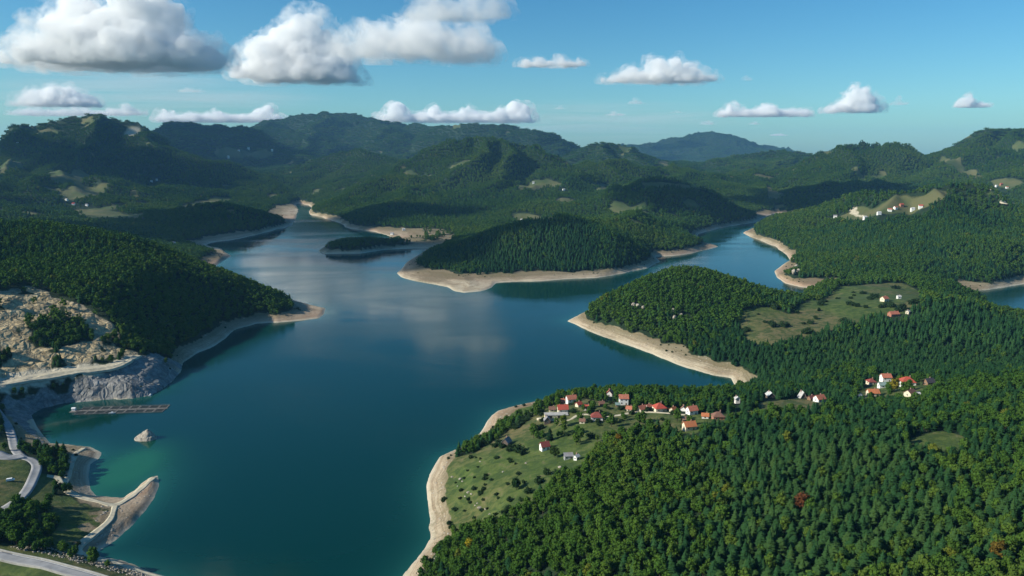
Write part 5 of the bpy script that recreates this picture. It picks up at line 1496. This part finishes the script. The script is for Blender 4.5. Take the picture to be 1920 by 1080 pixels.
# the rest of the forest, past counting: instanced on points
PROTO = {}
def proto_objs(key, meshes):
    if key not in PROTO:
        c = bpy.data.collections.new('protos_' + key)
        for k, m in enumerate(meshes):
            o = bpy.data.objects.new('%s_%02d' % (key, k), m); c.objects.link(o)
        PROTO[key] = c
    return PROTO[key]
def forest(name, pts, key, meshes, label, lo_s, hi_s, seed, hlo=.88, hhi=1.15):
    r_ = np.random.default_rng(seed); k = len(pts)
    me = bpy.data.meshes.new(name); me.vertices.add(k); me.vertices.foreach_set('co', (pts - np.array((0, 0, .4))).astype(np.float32).ravel())
    s_ = r_.uniform(lo_s, hi_s, k) * (1 + .18 * fbm(pts[:, 0] / 60, pts[:, 1] / 60, seed, 2)); hh = r_.uniform(hlo, hhi, k)
    attr(me, 'tsc', np.stack([s_, s_, s_ * hh], 1).astype(np.float32), 'FLOAT_VECTOR')
    attr(me, 'trot', np.stack([r_.uniform(-.05, .05, k), r_.uniform(-.05, .05, k), r_.uniform(0, 6.283, k)], 1).astype(np.float32), 'FLOAT_VECTOR')
    attr(me, 'tidx', r_.integers(0, len(meshes), k).astype(np.int32), 'INT')
    o = link(bpy.data.objects.new(name, me))
    ng = bpy.data.node_groups.new('plant_' + name, 'GeometryNodeTree')
    ng.interface.new_socket('Geometry', in_out='INPUT', socket_type='NodeSocketGeometry'); ng.interface.new_socket('Geometry', in_out='OUTPUT', socket_type='NodeSocketGeometry')
    gi = ng.nodes.new('NodeGroupInput'); go = ng.nodes.new('NodeGroupOutput')
    ci = ng.nodes.new('GeometryNodeCollectionInfo'); ci.inputs[0].default_value = proto_objs(key, meshes); ci.inputs['Separate Children'].default_value = True; ci.inputs['Reset Children'].default_value = True
    ip = ng.nodes.new('GeometryNodeInstanceOnPoints'); ip.inputs['Pick Instance'].default_value = True
    def na(nm, tp):
        q = ng.nodes.new('GeometryNodeInputNamedAttribute'); q.data_type = tp; q.inputs[0].default_value = nm; return q.outputs[0]
    ng.links.new(gi.outputs[0], ip.inputs['Points']); ng.links.new(ci.outputs[0], ip.inputs['Instance'])
    ng.links.new(na('tidx', 'INT'), ip.inputs['Instance Index']); ng.links.new(na('tsc', 'FLOAT_VECTOR'), ip.inputs['Scale'])
    e2r = ng.nodes.new('FunctionNodeEulerToRotation'); ng.links.new(na('trot', 'FLOAT_VECTOR'), e2r.inputs[0]); ng.links.new(e2r.outputs[0], ip.inputs['Rotation'])
    ng.links.new(ip.outputs[0], go.inputs[0])
    md = o.modifiers.new('plant', 'NODES'); md.node_group = ng
    tag(o, label, 'forest', kind='stuff')
    return o
forest('conifer_forest', nc, 'con', PC, 'dense dark conifer wood on the near slopes', .5, .98, 1)
forest('broadleaf_forest', nb, 'bro', PB, 'fresh green broadleaf wood on the near slopes', .48, .95, 2)
forest('conifer_forest_middle', mc, 'conf', PC_far, 'dark conifer wood on the middle hills', .85, 1.3, 3)
forest('broadleaf_forest_middle', mb, 'brof', PB_far, 'green broadleaf wood on the middle hills', .85, 1.3, 4)
forest('conifer_forest_beyond', fc, 'conf', PC_far, 'dark conifer wood on the hills beyond the lake', 1.0, 1.6, 5)
forest('broadleaf_forest_beyond', fb, 'brof', PB_far, 'green broadleaf wood on the hills beyond the lake', 1.0, 1.6, 6)
forest('mountain_forest', vfar, 'grove', PG, 'unbroken forest covering the far mountains', .8, 1.15, 7)
# scrub and stones strewn over the drawdown banks
r_ = np.random.default_rng(77); kk = 26000
an = r_.uniform(R(-40), R(40), kk); rad = np.exp(r_.uniform(math.log(300), math.log(2300), kk)); sx_, sy_ = rad * np.sin(an), rad * np.cos(an)
sz_ = sample(Z, sx_, sy_); sb = sample(BARE, sx_, sy_); cl = fbm(sx_ / 40, sy_ / 40, 97, 3)
okp = (sb > .3) & (sz_ > 1.0) & (sample(DW, sx_, sy_) > 2)
sp_ = np.stack([sx_, sy_, sz_], 1)
scr = clear(sp_[okp & (sz_ > 5.5) & (cl > .05)], -2); stn = clear(sp_[okp & (cl < .15)], -2)
forest('bank_scrub', scr, 'scrub', [bush_me], 'low scrub creeping down the bare banks', .16, .5, 8)
forest('bank_stones', stn, 'stones', BM_, 'stones strewn over the bare banks', .4, 1.4, 9)
